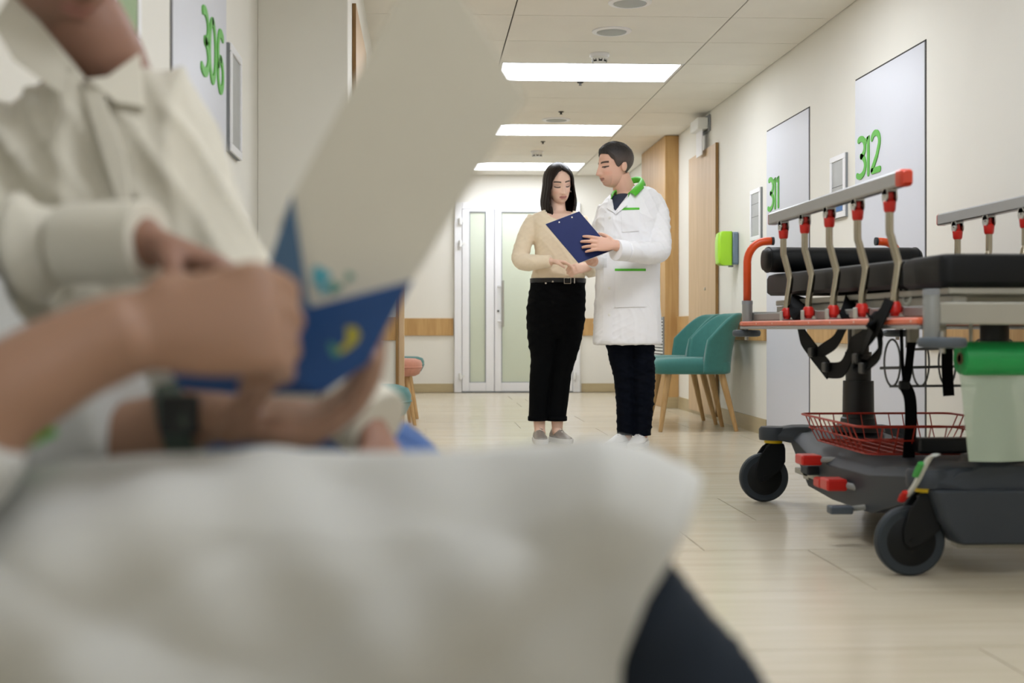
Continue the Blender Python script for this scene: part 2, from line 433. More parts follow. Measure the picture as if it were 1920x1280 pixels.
# ---------------------------------------------------------------- tall oak cabinet and oak sliding door on the right
cb = thing('tall_cabinet', 'tall oak cabinet standing against the right wall near the far doors', 'cabinet', (XW-.08, YWa+.5, 0))
XCB = on_y(1247, 617, YWa).x; YCB = on_x(1203, 617, XCB).y
MB().box((XCB, YWa, .001), (XW-.001, YCB, CZ-.004)).build('body', 'oak', cb, bevel=.003)
MB().box((XCB-.002, YWa-.003, .001), (XW-.001, YWa-.0005, .10)).build('plinth', 'skirting', cb)
vent_y0 = YWa+.05; vent_y1 = YWa+.62; vz0, vz1 = .42, .79
g = MB(); g.box((XCB-.012, vent_y0-.02, vz0-.02), (XCB-.001, vent_y0, vz1+.02)).box((XCB-.012, vent_y1, vz0-.02), (XCB-.001, vent_y1+.02, vz1+.02))
g.box((XCB-.012, vent_y0, vz1), (XCB-.001, vent_y1, vz1+.02)).box((XCB-.012, vent_y0, vz0-.02), (XCB-.001, vent_y1, vz0))
vt = g.build('vent_frame', 'grey_plastic', cb)
MB().box((XCB-.003, vent_y0, vz0), (XCB-.001, vent_y1, vz1)).build('vent_back', 'black_plastic', vt)
sm = MB().box((-.004, 0, -.007), (.004, vent_y1-vent_y0, .007)).mesh('slat')
for i in range(13):
    o = obj('vent_slat', sm, 'lamp_frame', vt); o.location = (XCB-.008, vent_y0, vz0+.014+i*.0285)
zs = on_x(1348, 267, XW).z
sd = struct(MB().box((XW-.026, YSL0+.003, .03), (XW-.004, YSL1, zs)).build('door_6', 'oak_pale', bevel=.002))
MB().box((XW-.027, YSL0-.003, .03), (XW-.004, YSL0+.0025, zs)).build('edge_band', 'oak_edge_shade', sd)
MB().cyl((XW-.026, YSL0+.35, 1.02), (XW-.034, YSL0+.35, 1.02), .012).build('door_lock', 'steel', sd)
# white unit above it
p0 = on_x(1333, 240, XW); 
t = thing('wall_unit', 'small white box unit with a plate, high on the wall above oak slab door', 'wall unit', (XW-.05, p0.y+.15, p0.z))
MB().box((XW-.10, p0.y+.02, p0.z), (XW-.015, p0.y+.30, p0.z+.09)).build('case', 'lamp_frame', t, bevel=.008)
MB().box((XW-.015, p0.y, p0.z-.02), (XW-.001, p0.y+.34, p0.z+.11)).build('mount', 'grey_plastic', t, bevel=.004)
MB().box((XW-.06, p0.y+.06, p0.z-.20), (XW-.052, p0.y+.26, p0.z)).build('plate', 'pvc_white', t)
# ---------------------------------------------------------------- soap dispenser
pa = on_x(1384, 500, XW); pb = on_x(1350, 433, XW)
yc = (on_x(1386, 470, XW).y+on_x(1352, 470, XW-.10).y)/2
t = thing('soap_dispenser', 'lime green and grey soap dispenser on the right wall above the teal chairs', 'dispenser', (XW-.05, yc, on_x(1380, 497, XW).z))
z0, z1 = on_x(1380, 498, XW).z, on_x(1380, 435, XW).z
R = []
def rr(cx, cy, hx, hy, r, n=5):
    out = []
    for (sx, sy, a) in ((1, 1, 0), (-1, 1, 90), (-1, -1, 180), (1, -1, 270)):
        for i in range(n+1):
            q = math.radians(a+90*i/n); out.append((cx+sx*(hx-r)+r*math.cos(q), cy+sy*(hy-r)+r*math.sin(q)))
    return out
hw = .062
for (u, s_) in ((0, .75), (.06, .95), (.3, 1.0), (.7, 1.0), (.94, .92), (1, .72)):
    dep = .105*s_
    R.append([Vector((XW-.045-x, y, z0+(z1-z0)*u)) for (x, y) in rr(dep/2-.0, yc, dep/2, hw*(.9+.1*s_), .02)])
MB().rings(R).build('cover', 'lime_plastic', t, smooth='auto')
R = []
for (u, s_) in ((0, .8), (.05, 1), (.95, 1), (1, .8)):
    R.append([Vector((XW-.001-x, y, z0+.005+(z1-z0-.01)*u)) for (x, y) in rr(.023, yc, .021, hw*s_, .01)])
MB().rings(R).build('tank', 'smoke_plastic', t, smooth='auto')
MB().box((XW-.06, yc-.02, z0-.012), (XW-.03, yc+.02, z0+.004)).build('nozzle', 'grey_plastic', t, bevel=.003)
# ---------------------------------------------------------------- ceiling fittings
def speaker(px, py, label, r=.085):
    c = on_z(px, py, CZ); t = thing('ceiling_speaker', label, 'ceiling speaker', tuple(c), 'round ceiling speakers')
    MB().lathe([(r*1.35, -.0005), (r*1.33, -.006), (r*1.05, -.010), (r, -.004)], c, 32).build('rim', 'pvc_white', t, smooth='auto')
    MB().lathe([(r*1.0, -.0045), (r*.98, -.009), (r*.5, -.012), (.001, -.0125)], c, 32).build('grille', 'grille_grey', t, smooth=True)
speaker(1181, 4, 'round grey ceiling speaker cut by the top edge of the picture')
speaker(1147, 58, 'round grey ceiling speaker with a white rim, in front of the nearest lit panel')
speaker(1043, 224, 'small round ceiling speaker just before the middle lit panel')
def smoke(px, py, label):
    c = on_z(px, py, CZ); t = thing('smoke_detector', label, 'smoke detector', tuple(c), 'smoke detectors')
    MB().lathe([(.062, -.0005), (.062, -.012), (.056, -.02)], c, 24).build('base', 'pvc_white', t, smooth='auto')
    h = MB().lathe([(.052, -.0202), (.05, -.04), (.036, -.056), (.001, -.058)], c, 24).build('head', 'lamp_frame', t, smooth='auto')
    for i in range(8):
        a = 2*PI*i/8; u = Vector((math.cos(a), math.sin(a), 0)); v = Vector((-u.y, u.x, 0))
        p = Vector(c)+u*.047+Vector((0, 0, -.044))
        MB().add([p+v*.012+Vector((0,0,.008)), p-v*.012+Vector((0,0,.008)), p-v*.011+Vector((0,0,-.008))-u*.006, p+v*.011+Vector((0,0,-.008))-u*.006,
                  p+v*.012+Vector((0,0,.008))+u*.003, p-v*.012+Vector((0,0,.008))+u*.003, p-v*.011+Vector((0,0,-.008))-u*.003, p+v*.011+Vector((0,0,-.008))-u*.003],
                 [(0,1,2,3),(4,7,6,5),(0,4,5,1),(1,5,6,2),(2,6,7,3),(3,7,4,0)]).build('slot', 'black_plastic', h)
smoke(1124, 101, 'white smoke detector just before the nearest lit panel')
smoke(1007, 283, 'small white smoke detector between the middle and farthest lit panels')
for px, py, lb in ((1088, 154, 'tiny dark sprinkler at the rear edge of the nearest lit panel'), (1052, 209, 'tiny dark sprinkler between the nearest and middle lit panels'), (1018, 265, 'tiny dark sprinkler behind the middle lit panel')):
    c = on_z(px, py, CZ)
    tag(MB().lathe([(.022, -.0005), (.02, -.006), (.008, -.008), (.008, -.02), (.012, -.022), (.001, -.024)], c, 14).build('sprinkler', 'joint_dark', smooth='auto'), lb, 'sprinkler', 'ceiling sprinklers')
# ---------------------------------------------------------------- glazed double door in the far wall
YD = YF-.05
Xf = lambda px: on_y(px, 617, YD).x
Zf = lambda py: on_y(950, py, YD).z
dd = struct(MB().box((Xf(852), YF-.006, .0), (Xf(1088), YF-.001, Zf(379))).build('door_1', 'pvc_white'))
g = MB(); g.box((Xf(852), YD, 0), (Xf(866), YF-.006, Zf(379))).box((Xf(1074), YD, 0), (Xf(1088), YF-.006, Zf(379))).box((Xf(866), YD, Zf(392)), (Xf(1074), YF-.006, Zf(379)))
g.build('door_frame', 'pvc_white', dd, bevel=.006)
def leaf(x0, x1, gx0, gx1, nm):
    a, b, c, d = Xf(x0)+.003, Xf(x1)-.003, Xf(gx0), Xf(gx1); z0, z1, g0, g1 = .012, Zf(392.5), Zf(717), Zf(397)
    y0, y1 = YD-.008, YF-.012
    f = MB().box((a, y0, z0), (c, y1, z1)).box((d, y0, z0), (b, y1, z1)).box((c, y0, z0), (d, y1, g0)).box((c, y0, g1), (d, y1, z1))
    lf = f.build('door_leaf', 'pvc_white', dd, bevel=.005)
    MB().box((c-.002, YD+.012, g0-.002), (d+.002, YD+.02, g1+.002)).build('pane', 'frosted_glass', lf)
    gs = MB(); e = .008
    gs.box((c, y0+.004, g0), (c+e, YD+.012, g1)).box((d-e, y0+.004, g0), (d, YD+.012, g1)).box((c+e, y0+.004, g0), (d-e, YD+.012, g0+e)).box((c+e, y0+.004, g1-e), (d-e, YD+.012, g1))
    gs.build('gasket', 'grey_plastic', lf)
    return lf
leaf(866, 927, 880, 911, 'n'); rl = leaf(927, 1074, 940, 1058, 'w')
h = MB(); hx = Xf(942); h.cyl((hx, YD-.06, Zf(612)), (hx, YD-.06, Zf(526)), .014)
hd = h.build('door_handle', 'steel', rl, smooth='auto')
for py in (537, 602): MB().cyl((hx, YD-.06, Zf(py)), (Xf(934), YD-.006, Zf(py)), .012).build('handle_mount', 'pvc_white', hd, smooth='auto')
MB().cyl((Xf(934), YD-.016, Zf(583)), (Xf(934), YD-.006, Zf(583)), .012).build('keyhole', 'black_plastic', rl)
for px in (863, 1077):
    for py in (415, 457, 705):
        MB().cyl((Xf(px), YD-.02, Zf(py+6)), (Xf(px), YD-.02, Zf(py-6)), .018).box((Xf(px)-.01, YD-.016, Zf(py+2)), (Xf(px)+.05, YD-.008, Zf(py-2))).build('hinge', 'lamp_frame', dd, smooth='auto')
MB().box((Xf(866), YD-.012, .0005), (Xf(1074), YF-.012, .010)).build('threshold', 'grey_plastic', dd)
# ================================================================ chairs and stools
mat('teal_fabric', '#387770', .8, var=.05, scale=40, bump=.06, bscale=500, sheen=.25)
mat('coral_fabric', '#c98a72', .8, var=.05, scale=40, bump=.06, bscale=500, sheen=.25)
woodmat('leg_wood', '#b28a56', '#cda873', grain=(14, 14, 1.5))
def make_chair(label):
    """local: faces -x, origin on floor under the seat centre"""
    t = thing('upholstered_chair', label, 'chair', (0, 0, 0), 'teal chairs along the right wall')
    # seat cushion: rounded block
    R = []
    for (z, s) in ((.392, .90), (.398, .97), (.415, 1.0), (.455, 1.0), (.475, .985), (.488, .93), (.492, .80)):
        ring = []
        for i in range(40):
            a = 2*PI*i/40; c, s_ = math.cos(a), math.sin(a); e = .45
            x = -.03+.275*s*math.copysign(abs(c)**e, c); y = .25*s*math.copysign(abs(s_)**e, s_)
            ring.append(Vector((x, y, z+(.012*(1-(x/.3)**2) if z > .48 else 0))))
        R.append(ring)
    MB().rings(R).build('seat', 'teal_fabric', t, smooth=True)
    # barrel backrest: arc wrapping the rear, dropping at the sides
    def shell(rad, zlo_of, ztop_of):
        P = []
        for i in range(37):
            a = -118+236*i/36; q = math.radians(a)
            P.append((q, rad))
        return P
    nA, nZ = 41, 12; outer, inner = [], []
    for j in range(nZ):
        u = j/(nZ-1); ro, ri = [], []
        for i in range(nA):
            w_ = -1+2*i/(nA-1); q = math.radians(84*w_)
            top = .80-.01*w_*w_ - .17*max(0, abs(w_)-.40)**2.2/.60**2.2
            z = .40+(top-.40)*u
            lean = .06*u*u
            flare = 1+.05*u
            ex = abs(math.cos(q))**.75*math.copysign(1, math.cos(q)); ey = abs(math.sin(q))**.75*math.copysign(1, math.sin(q))
            rx, ry = (.275)*flare, .272*flare
            x = -.02+rx*ex*(1 if ex > 0 else .5)+lean*max(0, ex+.2); y = ry*ey
            ro.append(Vector((x, y, z)))
            k = 1-.16*(1-.45*u); ri.append(Vector((-.02+(x+.02)*k-.004, y*k, z-.008*u)))
        outer.append(ro); inner.append(ri)
    mb = MB(); R = []
    for i in range(nA):
        col = [outer[j][i] for j in range(nZ)]
        tp = (outer[-1][i]+inner[-1][i])/2+Vector((0, 0, .018))
        col += [outer[-1][i]*.7+tp*.3+Vector((0, 0, .008)), tp, inner[-1][i]*.7+tp*.3+Vector((0, 0, .008))]
        col += [inner[j][i] for j in range(nZ-1, -1, -1)]
        R.append(col)
    mb.rings(R); mb.build('backrest', 'teal_fabric', t, smooth=True)
    for (x0, y0, x1, y1) in ((-.20, -.17, -.265, -.225), (-.20, .17, -.265, .225), (.17, -.16, .265, -.205), (.17, .16, .265, .205)):
        MB().tube([(x0, y0, .40), ((x0+x1)/2, (y0+y1)/2, .2), (x1, y1, 0)], [.024, .02, .0135], 14).build('leg', 'leg_wood', t, smooth='auto')
    return t
ch = make_chair('teal upholstered chair, the nearer of the pair behind the doctor')
pf = on_z(1244.5, 809.5, 0); pb_ = on_z(1370, 807, 0)
ch.location = ((pf.x+pb_.x)/2-.0, pf.y+.225, 0)
ch2 = copy_tree(ch); ch2['label'] = 'teal upholstered chair, the farther one, half hidden behind its twin'
ch2.location = (ch.location.x+.0, ch.location.y+.60, 0)
def make_stool(label, m, loc):
    t = thing('round_stool', label, 'stool', (0, 0, 0), 'round upholstered stools on the left')
    MB().lathe([(.001, .355), (.15, .357), (.178, .372), (.197, .41), (.2, .445), (.188, .472), (.15, .485), (.001, .490)], n=40).build('seat', m, t, smooth=True)
    MB().lathe([(.198, .418), (.2025, .421), (.2025, .424), (.2, .427)], n=40).build('piping', m, t.children[0], smooth=True)
    for i in range(4):
        a = PI/4+PI/2*i+.15
        MB().tube([(.10*math.cos(a), .10*math.sin(a), .362), (.18*math.cos(a), .18*math.sin(a), 0)], [.021, .013], 14).build('leg', 'leg_wood', t, smooth='auto')
    t.location = loc
    return t
pl = on_z(784, 795, 0)
make_stool('teal round stool, nearest the camera, beside the blue folder', 'teal_fabric', (-.245, 4.86, 0))
make_stool('coral pink round stool beyond the oak post', 'coral_fabric', (-.205, 9.24, 0))
make_stool('teal round stool directly behind the coral pink one', 'teal_fabric', (-.19, 9.90, 0))
# ================================================================ patient stretcher
mat('vinyl_black', '#0a0c0d', .5, spec=.22, var=.06, scale=30, bump=.03, bscale=300)
mat('strap_black', '#08090a', .8, spec=.15, var=.1, scale=80, bump=.1, bscale=400)
mat('paint_grey', '#8f918e', .4, metal=.15, var=.03)
mat('paint_pale', '#a9a79c', .42, metal=.2, var=.03)
mat('alu', '#a5a7a8', .33, .75, var=.03, scale=30, stretch=(1, .1, 1))
mat('chrome', '#a89f8c', .2, 1, var=.02)
mat('red_plastic', '#c8261d', .32, var=.04)
mat('orange_red', '#d8452c', .3, var=.04)
mat('orange_paint', '#e0521f', .3, var=.03)
mat('salmon_strip', '#dd6a48', .28, var=.08, scale=14)
mat('slate_plastic', '#343a41', .5, spec=.35, var=.05, bump=.03, bscale=250)
mat('bumper_slate', '#4e565e', .55, var=.05)
mat('tyre_grey', '#2d343a', .6, spec=.3, var=.04)
mat('wheel_black', '#0b0e10', .5, spec=.25, var=.05)
mat('yellow_ring', '#e8c400', .4, var=.03)
mat('green_plastic', '#3da048', .4, var=.03)
mat('lever_pale', '#c9cbc4', .4, var=.03)
mat('wire_red', '#b5301d', .4, var=.04)
mat('wire_grey', '#6a6c6c', .35, .6, var=.03)
mat('green_vinyl', '#12964a', .38, var=.05, scale=10)
mat('core_brown', '#6b5638', .8)
mat('film', '#c3d3c0', .35, var=.02, alpha=.6)
mat('spot_white', '#e6e0d8', .4)
XL, XR = 1.34, 2.0; XM = (XL+XR)/2
YN, YFAR = 3.30, 5.16
st = thing('patient_stretcher', 'grey wheeled patient stretcher with black mattress and raised side rails', 'stretcher', (XM, 4.2, 0))
yl = lambda px, X=XL: on_x(px, 617, X).y
# --- side rails: bar, caps, five bent posts, lower strip
def side_rail(X, sg):
    ya, yb = yl(1703, XL), yl(1447, XL); zt = on_x(1575, 371, XL).z
    bh, bw = .044, .034
    bar = MB()
    prof = [(-.5, -.4), (-.5, .38), (-.34, .5), (.34, .5), (.5, .38), (.5, -.4), (.4, -.5), (-.4, -.5)]
    bar.rings([[Vector((X+u*bw, y, zt+v*bh)) for u, v in prof] for y in (ya+.05, yb-.012)])
    rail = bar.build('side_rail', 'alu', st)
    cap = MB(); cap.rings([[Vector((X+u*bw*s, y, zt+v*bh*s)) for u, v in prof] for y, s in ((ya, .72), (ya+.008, .95), (ya+.02, 1.06), (ya+.049, 1.06))])
    cap.build('end_cap', 'orange_red', rail, smooth='auto')
    cap = MB(); cap.rings([[Vector((X+u*bw*s, y, zt+v*bh*s)) for u, v in prof] for y, s in ((yb-.011, 1.03), (yb, .9))])
    cap.build('end_cap', 'orange_red', rail, smooth='auto')
    zlow = .728
    low = MB(); y0, y1 = yl(1735), yl(1397)
    low.box((X-.022, y0, .700), (X+.022, y1, .712)).build('lower_rail', 'alu', st, bevel=.003)
    lo = st.children[-1]
    lo = MB().box((X-.024, y0-.004, .7125), (X+.024, y1, .732)).build('rail_strip', 'salmon_strip', st, bevel=.007)
    for i in range(9):
        y = y0+.04+i*(y1-y0-.08)/8
        MB().cyl((X-sg*.0238, y, .722), (X-sg*.0245, y, .722), .003, n=8).build('rivet', 'spot_white', lo)
    tops = [1469, 1509, 1555, 1608, 1668]
    for px in tops:
        y = yl(px); o = X
        P = [(o, y, zt-.052), (o, y, .985), (o+sg*.004, y-.001, .965), (o+sg*.020, y-.006, .90), (o+sg*.023, y-.008, .885), (o+sg*.020, y-.010, .86), (o+sg*.010, y-.014, .80), (o+sg*.008, y-.016, .755)]
        MB().tube(catmull(P, 4), .0115, 14).build('rail_post', 'chrome', rail, smooth=True)
        # upper hinge: chrome fork + red socket
        f = MB()
        for s in (-1, 1):
            f.cyl((X+s*.0115, y, zt-.040), (X+s*.0155, y, zt-.040), .021, n=18)
            f.cbox((X+s*.0135, y, zt-.026), (.004, .038, .018))
        f.cbox((X, y, zt-.0245), (.030, .036, .004))
        f.build('hinge_fork', 'steel', rail, smooth='auto')
        MB().lathe([(.009, .006), (.0112, .004), (.0112, -.014), (.0185, -.022), (.0165, -.046), (.0135, -.052)], (X, y, zt-.034), 16).build('hinge_socket', 'red_plastic', rail, smooth='auto')
        MB().cyl((X-.018, y, zt-.038), (X+.018, y, zt-.038), .004, n=10).build('hinge_pin', 'steel', rail)
        # lower hinge
        yb_ = y-.016; xb = X+sg*.008
        MB().lathe([(.0135, .042), (.0185, .034), (.019, .012), (.012, .004), (.012, -.004)], (xb, yb_, .737), 16).build('hinge_socket', 'red_plastic', rail, smooth='auto')
        f = MB()
        for s in (-1, 1): f.cbox((xb+s*.021, yb_, .7495), (.004, .034, .034))
        f.cbox((xb, yb_, .734), (.046, .034, .006))
        f.build('hinge_fork', 'steel', rail, bevel=.004)
    return rail
side_rail(XL, 1); side_rail(XR, -1)
# --- mattress in two sections and its platform
def pad(y0, y1, z0, z1, x0, x1, zt0=None):
    R = []; n = 10
    for (z, s) in ((z0, .012), (z0+.012, 0), (z1-.02, 0), (z1-.006, .006), (z1, .022)):
        R.append([Vector((x, y, z+((zt0 or 0)*((y-y0)/(y1-y0)) if True else 0))) for (x, y) in rr((x0+x1)/2, (y0+y1)/2, (x1-x0)/2-s, (y1-y0)/2-s, .03)])
    return MB().rings(R)
YBR = yl(1690, XL+.06)
pad(YBR+.002, yl(1437, XL+.06), .818, .905, XL+.055, XR-.055, .018).build('mattress', 'vinyl_black', st, smooth='auto')
pad(YN+.01, YBR-.002, .815, .905, XL+.055, XR-.055).build('mattress', 'vinyl_black', st, smooth='auto')
pf_ = MB().box((XL+.08, YN+.03, .795), (XR-.08, yl(1445, XL+.06), .814))
pf_.build('platform', 'paint_pale', st, bevel=.004)
fr = MB()
for x in (XL+.10, XR-.14): fr.box((x, YN+.05, .765), (x+.04, 5.05, .793))
for y in (3.45, 4.1, 4.95): fr.box((XL+.141, y, .766), (XR-.141, y+.04, .792))
fr.build('deck_frame', 'paint_pale', st, bevel=.003)
# main frame: side beams and end beams
fm = MB()
for x in (XL+.03, XR-.07): fm.box((x, YN+.02, .735), (x+.04, YFAR-.02, .7645))
fm.build('side_beam', 'paint_grey', st, bevel=.004)
eb = MB().box((XL+.03, YN-.03, .712), (XR-.03, YN+.015, .772)); eb.build('end_beam', 'paint_pale', st, bevel=.006)
MB().box((XL+.03, YFAR-.015, .735), (XR-.03, YFAR+.025, .772)).build('end_beam', 'paint_grey', st, bevel=.006)
# corner posts, sockets, bumper rollers
for (x, y, z0, z1) in ((XL+.012, YN-.02, .672, .803), (XR-.012, YN-.02, .672, .803), (XL+.008, YFAR, .70, .815), (XR-.008, YFAR, .70, .815)):
    MB().lathe([(.0215, z0), (.0215, z1-.004), (.0195, z1)], (x, y, 0), 20).build('corner_post', 'paint_grey', st, smooth='auto')
    MB().lathe([(.0225, z1-.012), (.0225, z1+.003), (.017, z1+.004)], (x, y, 0), 20).build('collar', 'grey_plastic', st.children[-1], smooth='auto')
bz = on_y(1770, 642, YN-.02).z
for (x, y, z, r) in ((XL+.035, YN-.035, bz, .063), (XR-.035, YN-.035, bz, .063), (XL+.01, YFAR+.02, .683, .058), (XR-.01, YFAR+.02, .683, .058)):
    b_ = MB().lathe([(r*.75, -.0145), (r*.95, -.011), (r, -.003), (r, .005), (r*.94, .0125), (r*.7, .0145)], (x, y, z), 28).build('bumper_roller', 'bumper_slate', st, smooth='auto')
    MB().cyl((x, y, z-.028), (x, y, z+.03), .008).build('roller_bolt', 'steel', b_)
# orange push handles at the far end, bent towards each other
for (x, s) in ((XL+.008, 1), (XR-.008, -1)):
    P = [(x, YFAR, .816), (x, YFAR, .98)]+[(x+s*.075*(1-math.cos(q)), YFAR-.01*math.sin(q), .98+.085*math.sin(q)) for q in [PI/2*i/8 for i in range(1, 9)]]+[(x+s*.098, YFAR-.012, 1.066)]
    h = MB().tube(P, .0165, 18).build('push_handle', 'orange_paint', st, smooth=True)
    MB().cyl((x+s*.0985, YFAR-.012, 1.066), (x+s*.108, YFAR-.012, 1.066), .0172).build('end_plug', 'tyre_grey', h)
# --- lifting columns
for y in (4.80, 3.64):
    b_ = MB().lathe([(.10, .305), (.095, .325), (.07, .332), (.066, .355), (.060, .36), (.058, .50)], (XM+.02, y, 0), 28).build('column', 'black_plastic', st, smooth='auto')
    MB().lathe([(.048, .5), (.048, .60), (.050, .602), (.050, .612)], (XM+.02, y, 0), 28).build('column_stage', 'black_plastic', b_, smooth='auto')
    MB().lathe([(.040, .612), (.040, .74), (.07, .742), (.07, .764)], (XM+.02, y, 0), 28).build('column_stage', 'black_plastic', b_, smooth='auto')
# --- moulded base: H-shaped shell lofted along Y
W0 = on_z(1710, 1078, 0); W1 = on_z(1428, 940, 0)
YW0, YW1, XWL = W0.y, W1.y, (W0.x+W1.x)/2
XWR = 2*XM-XWL+.0
def sect(y, hw, zt, zb, zside, cw=.16):
    """cross section: raised flat centre, shoulders, skirt"""
    pts = [(-hw, zb), (-hw-.004, zside), (-hw+.03, zside+.03), (-cw, zt-.012), (-cw+.03, zt), (cw-.03, zt), (cw, zt-.012), (hw-.03, zside+.03), (hw+.004, zside), (hw, zb)]
    return [Vector((XM+u, y, z)) for u, z in pts]
body = MB()
secs = [(YW1+.02, .16, .300, .25, .27, .13), (YW1-.06, .19, .303, .235, .262, .14), (YW1-.20, .20, .30, .17, .25, .15), (YW1-.42, .235, .285, .115, .235, .16), (4.3, .25, .28, .108, .225, .16), (YW0+.42, .25, .285, .115, .235, .16), (YW0+.22, .22, .30, .17, .255, .15), (YW0+.05, .20, .315, .20, .27, .14), (YW0-.05, .19, .315, .20, .27, .13)]
body.rings([sect(*s) for s in secs])
base = body.build('base_shell', 'slate_plastic', st, smooth='auto', bevel=.006)
# arms out to the four castors
def arm(xc, yc, sg, ys):
    R = []
    for (u, hw, zt, zb) in ((0, .085, .315, .20), (.25, .078, .316, .225), (.55, .066, .314, .242), (.85, .058, .306, .250), (1.0, .056, .302, .252)):
        x = (XM+sg*.10)+(xc-(XM+sg*.10))*u; y = ys+(yc-ys)*u
        R.append([Vector((x, y-hw, zb)), Vector((x, y-hw-.004, zb+.02)), Vector((x, y-hw+.016, zt-.006)), Vector((x, y, zt)), Vector((x, y+hw-.016, zt-.006)), Vector((x, y+hw+.004, zb+.02)), Vector((x, y+hw, zb))])
    a = MB().rings(R); a.build('base_arm', 'slate_plastic', st, smooth='auto', bevel=.006)
    MB().lathe([(.056, .2515), (.058, .262), (.058, .294), (.05, .304), (.001, .306)], (xc, yc, 0), 28).build('castor_boss', 'slate_plastic', st, smooth='auto')
def castor(xc, yc, trail):
    """swivel castor, wheel plane parallel to the corridor's cross direction (faces the camera)"""
    wy, wx = yc, xc-trail
    f = MB(); r = .099
    # fork hood: thick plate shape in XZ plane
    hood = [(.036, .238), (.042, .215), (.042, .165), (.024, .130), (-.03, .088), (-.06, .078), (-.078, .096), (-.080, .135), (-.066, .185), (-.040, .222), (-.02, .238)]
    for s in (-1, 1):
        f.prism([(xc+u*(1 if trail > 0 else -1), wy+s*.021, z) for u, z in hood], (0, s*.010, 0))
    f.prism([(xc+u*(1 if trail > 0 else -1), wy-.021, z) for u, z in [(.034, .238), (.038, .212), (-.02, .205), (-.03, .222), (-.01, .236)]], (0, .042, 0))
    fk = f.build('castor_fork', 'wheel_black', st, bevel=.006, smooth='auto')
    MB().lathe([(.0365, .2385), (.0365, .2505)], (xc, yc, 0), 28).build('castor_ring', 'yellow_ring', fk, smooth='auto')
    MB().lathe([(r-.026, -.0165), (r-.008, -.019), (r-.001, -.013), (r, -.005), (r, .005), (r-.001, .013), (r-.008, .019), (r-.026, .0165)], (wx, wy, r), 48, axis='y').build('tyre', 'tyre_grey', fk, smooth='auto')
    MB().lathe([(.001, -.0178), (r-.03, -.0178), (r-.0265, -.015), (r-.0265, .015), (r-.03, .0178), (.001, .0178)], (wx, wy, r), 40, axis='y').build('wheel_disc', 'wheel_black', fk, smooth='auto')
    MB().cyl((wx, wy-.034, r), (wx, wy+.034, r), .011).build('axle', 'wheel_black', fk)
for (xc, yc, sg, ys, tr) in ((XWL+.052, YW0, -1, YW0+.03, .052), (XWL+.040, YW1, -1, YW1-.05, .040), (XWR-.02, YW0, 1, YW0+.03, .05), (XWR-.02, YW1, 1, YW1-.05, .05)):
    arm(xc, yc, sg, ys); castor(xc, yc, tr)
# lower body panel near end and under-base mechanism
MB().rings([[Vector((XM-.03+u*s, y, z)) for u, z in ((-.14, .095), (-.19, .16), (-.22, .25), (.24, .25), (.22, .16), (.18, .095))] for y, s in ((YW0-.07, .92), (YW0-.05, 1), (YW0+.03, 1))]).build('base_panel', 'slate_plastic', st, bevel=.01)
MB().cbox((XM-.02, YW0+.02, .085), (.26, .05, .018)).build('base_rail', 'paint_pale', st, bevel=.003)
m_ = MB().cbox((XM-.02, 4.3, .098), (.20, .9, .014)); m_.build('under_plate', 'black_plastic', st, bevel=.003)
# --- pedals on the left side
def pedal(pxa, pya, X, sx, sy, sz, m, name='pedal'):
    c = on_x(pxa, pya, X); return MB().cbox(c, (sx, sy, sz)).build(name, m, st, bevel=.008, seg=3), c
XPd = XL+.03
pd, c1 = pedal(1516, 861, XPd, .075, .085, .036, 'red_plastic')
pd2, c2 = pedal(1522, 880, XPd+.04, .06, .085, .034, 'tyre_grey')
pd3, c3 = pedal(1543, 904, XPd+.02, .05, .07, .034, 'red_plastic')
pd4, c4 = pedal(1563, 907, XPd-.0, .07, .08, .040, 'red_plastic')
xi = XM-.20
MB().tube(catmull([c1+Vector((.03, -.03, 0)), c1+Vector((.09, -.07, .0)), c1+Vector((.10, -.09, -.05)), Vector((xi, c1.y-.22, .16))], 5), .011, 12).build('pedal_arm', 'paint_grey', st, smooth=True)
MB().tube(catmull([c4+Vector((.03, -.02, 0)), c4+Vector((.07, -.10, -.01)), c4+Vector((.10, -.22, -.03)), Vector((xi, c4.y-.35, .10))], 5), .011, 12).build('pedal_arm', 'paint_grey', st, smooth=True)
MB().tube([c3+Vector((.02, .0, 0)), c3+Vector((.12, -.02, .0))], .010, 12).build('pedal_arm', 'paint_grey', st, smooth=True)
for i in range(3):
    MB().cbox((xi-.02+.02*i, 4.62-.12*i, .165), (.05, .06, .05)).build('pedal_bracket', 'paint_pale', st, bevel=.004)
MB().box((xi-.045, 4.15, .150), (xi-.03, 4.75, .172)).build('linkage_bar', 'paint_pale', st, bevel=.003)
c5 = on_x(1575, 955, XL-.0)
MB().cbox(c5, (.075, .045, .026)).build('pedal', 'bumper_slate', st, bevel=.006, seg=3)
MB().tube([c5+Vector((.035, 0, .002)), c5+Vector((.26, -.02, .03)), (XM-.05, c5.y+.1, .10)], .009, 12).build('pedal_arm', 'paint_grey', st, smooth=True)
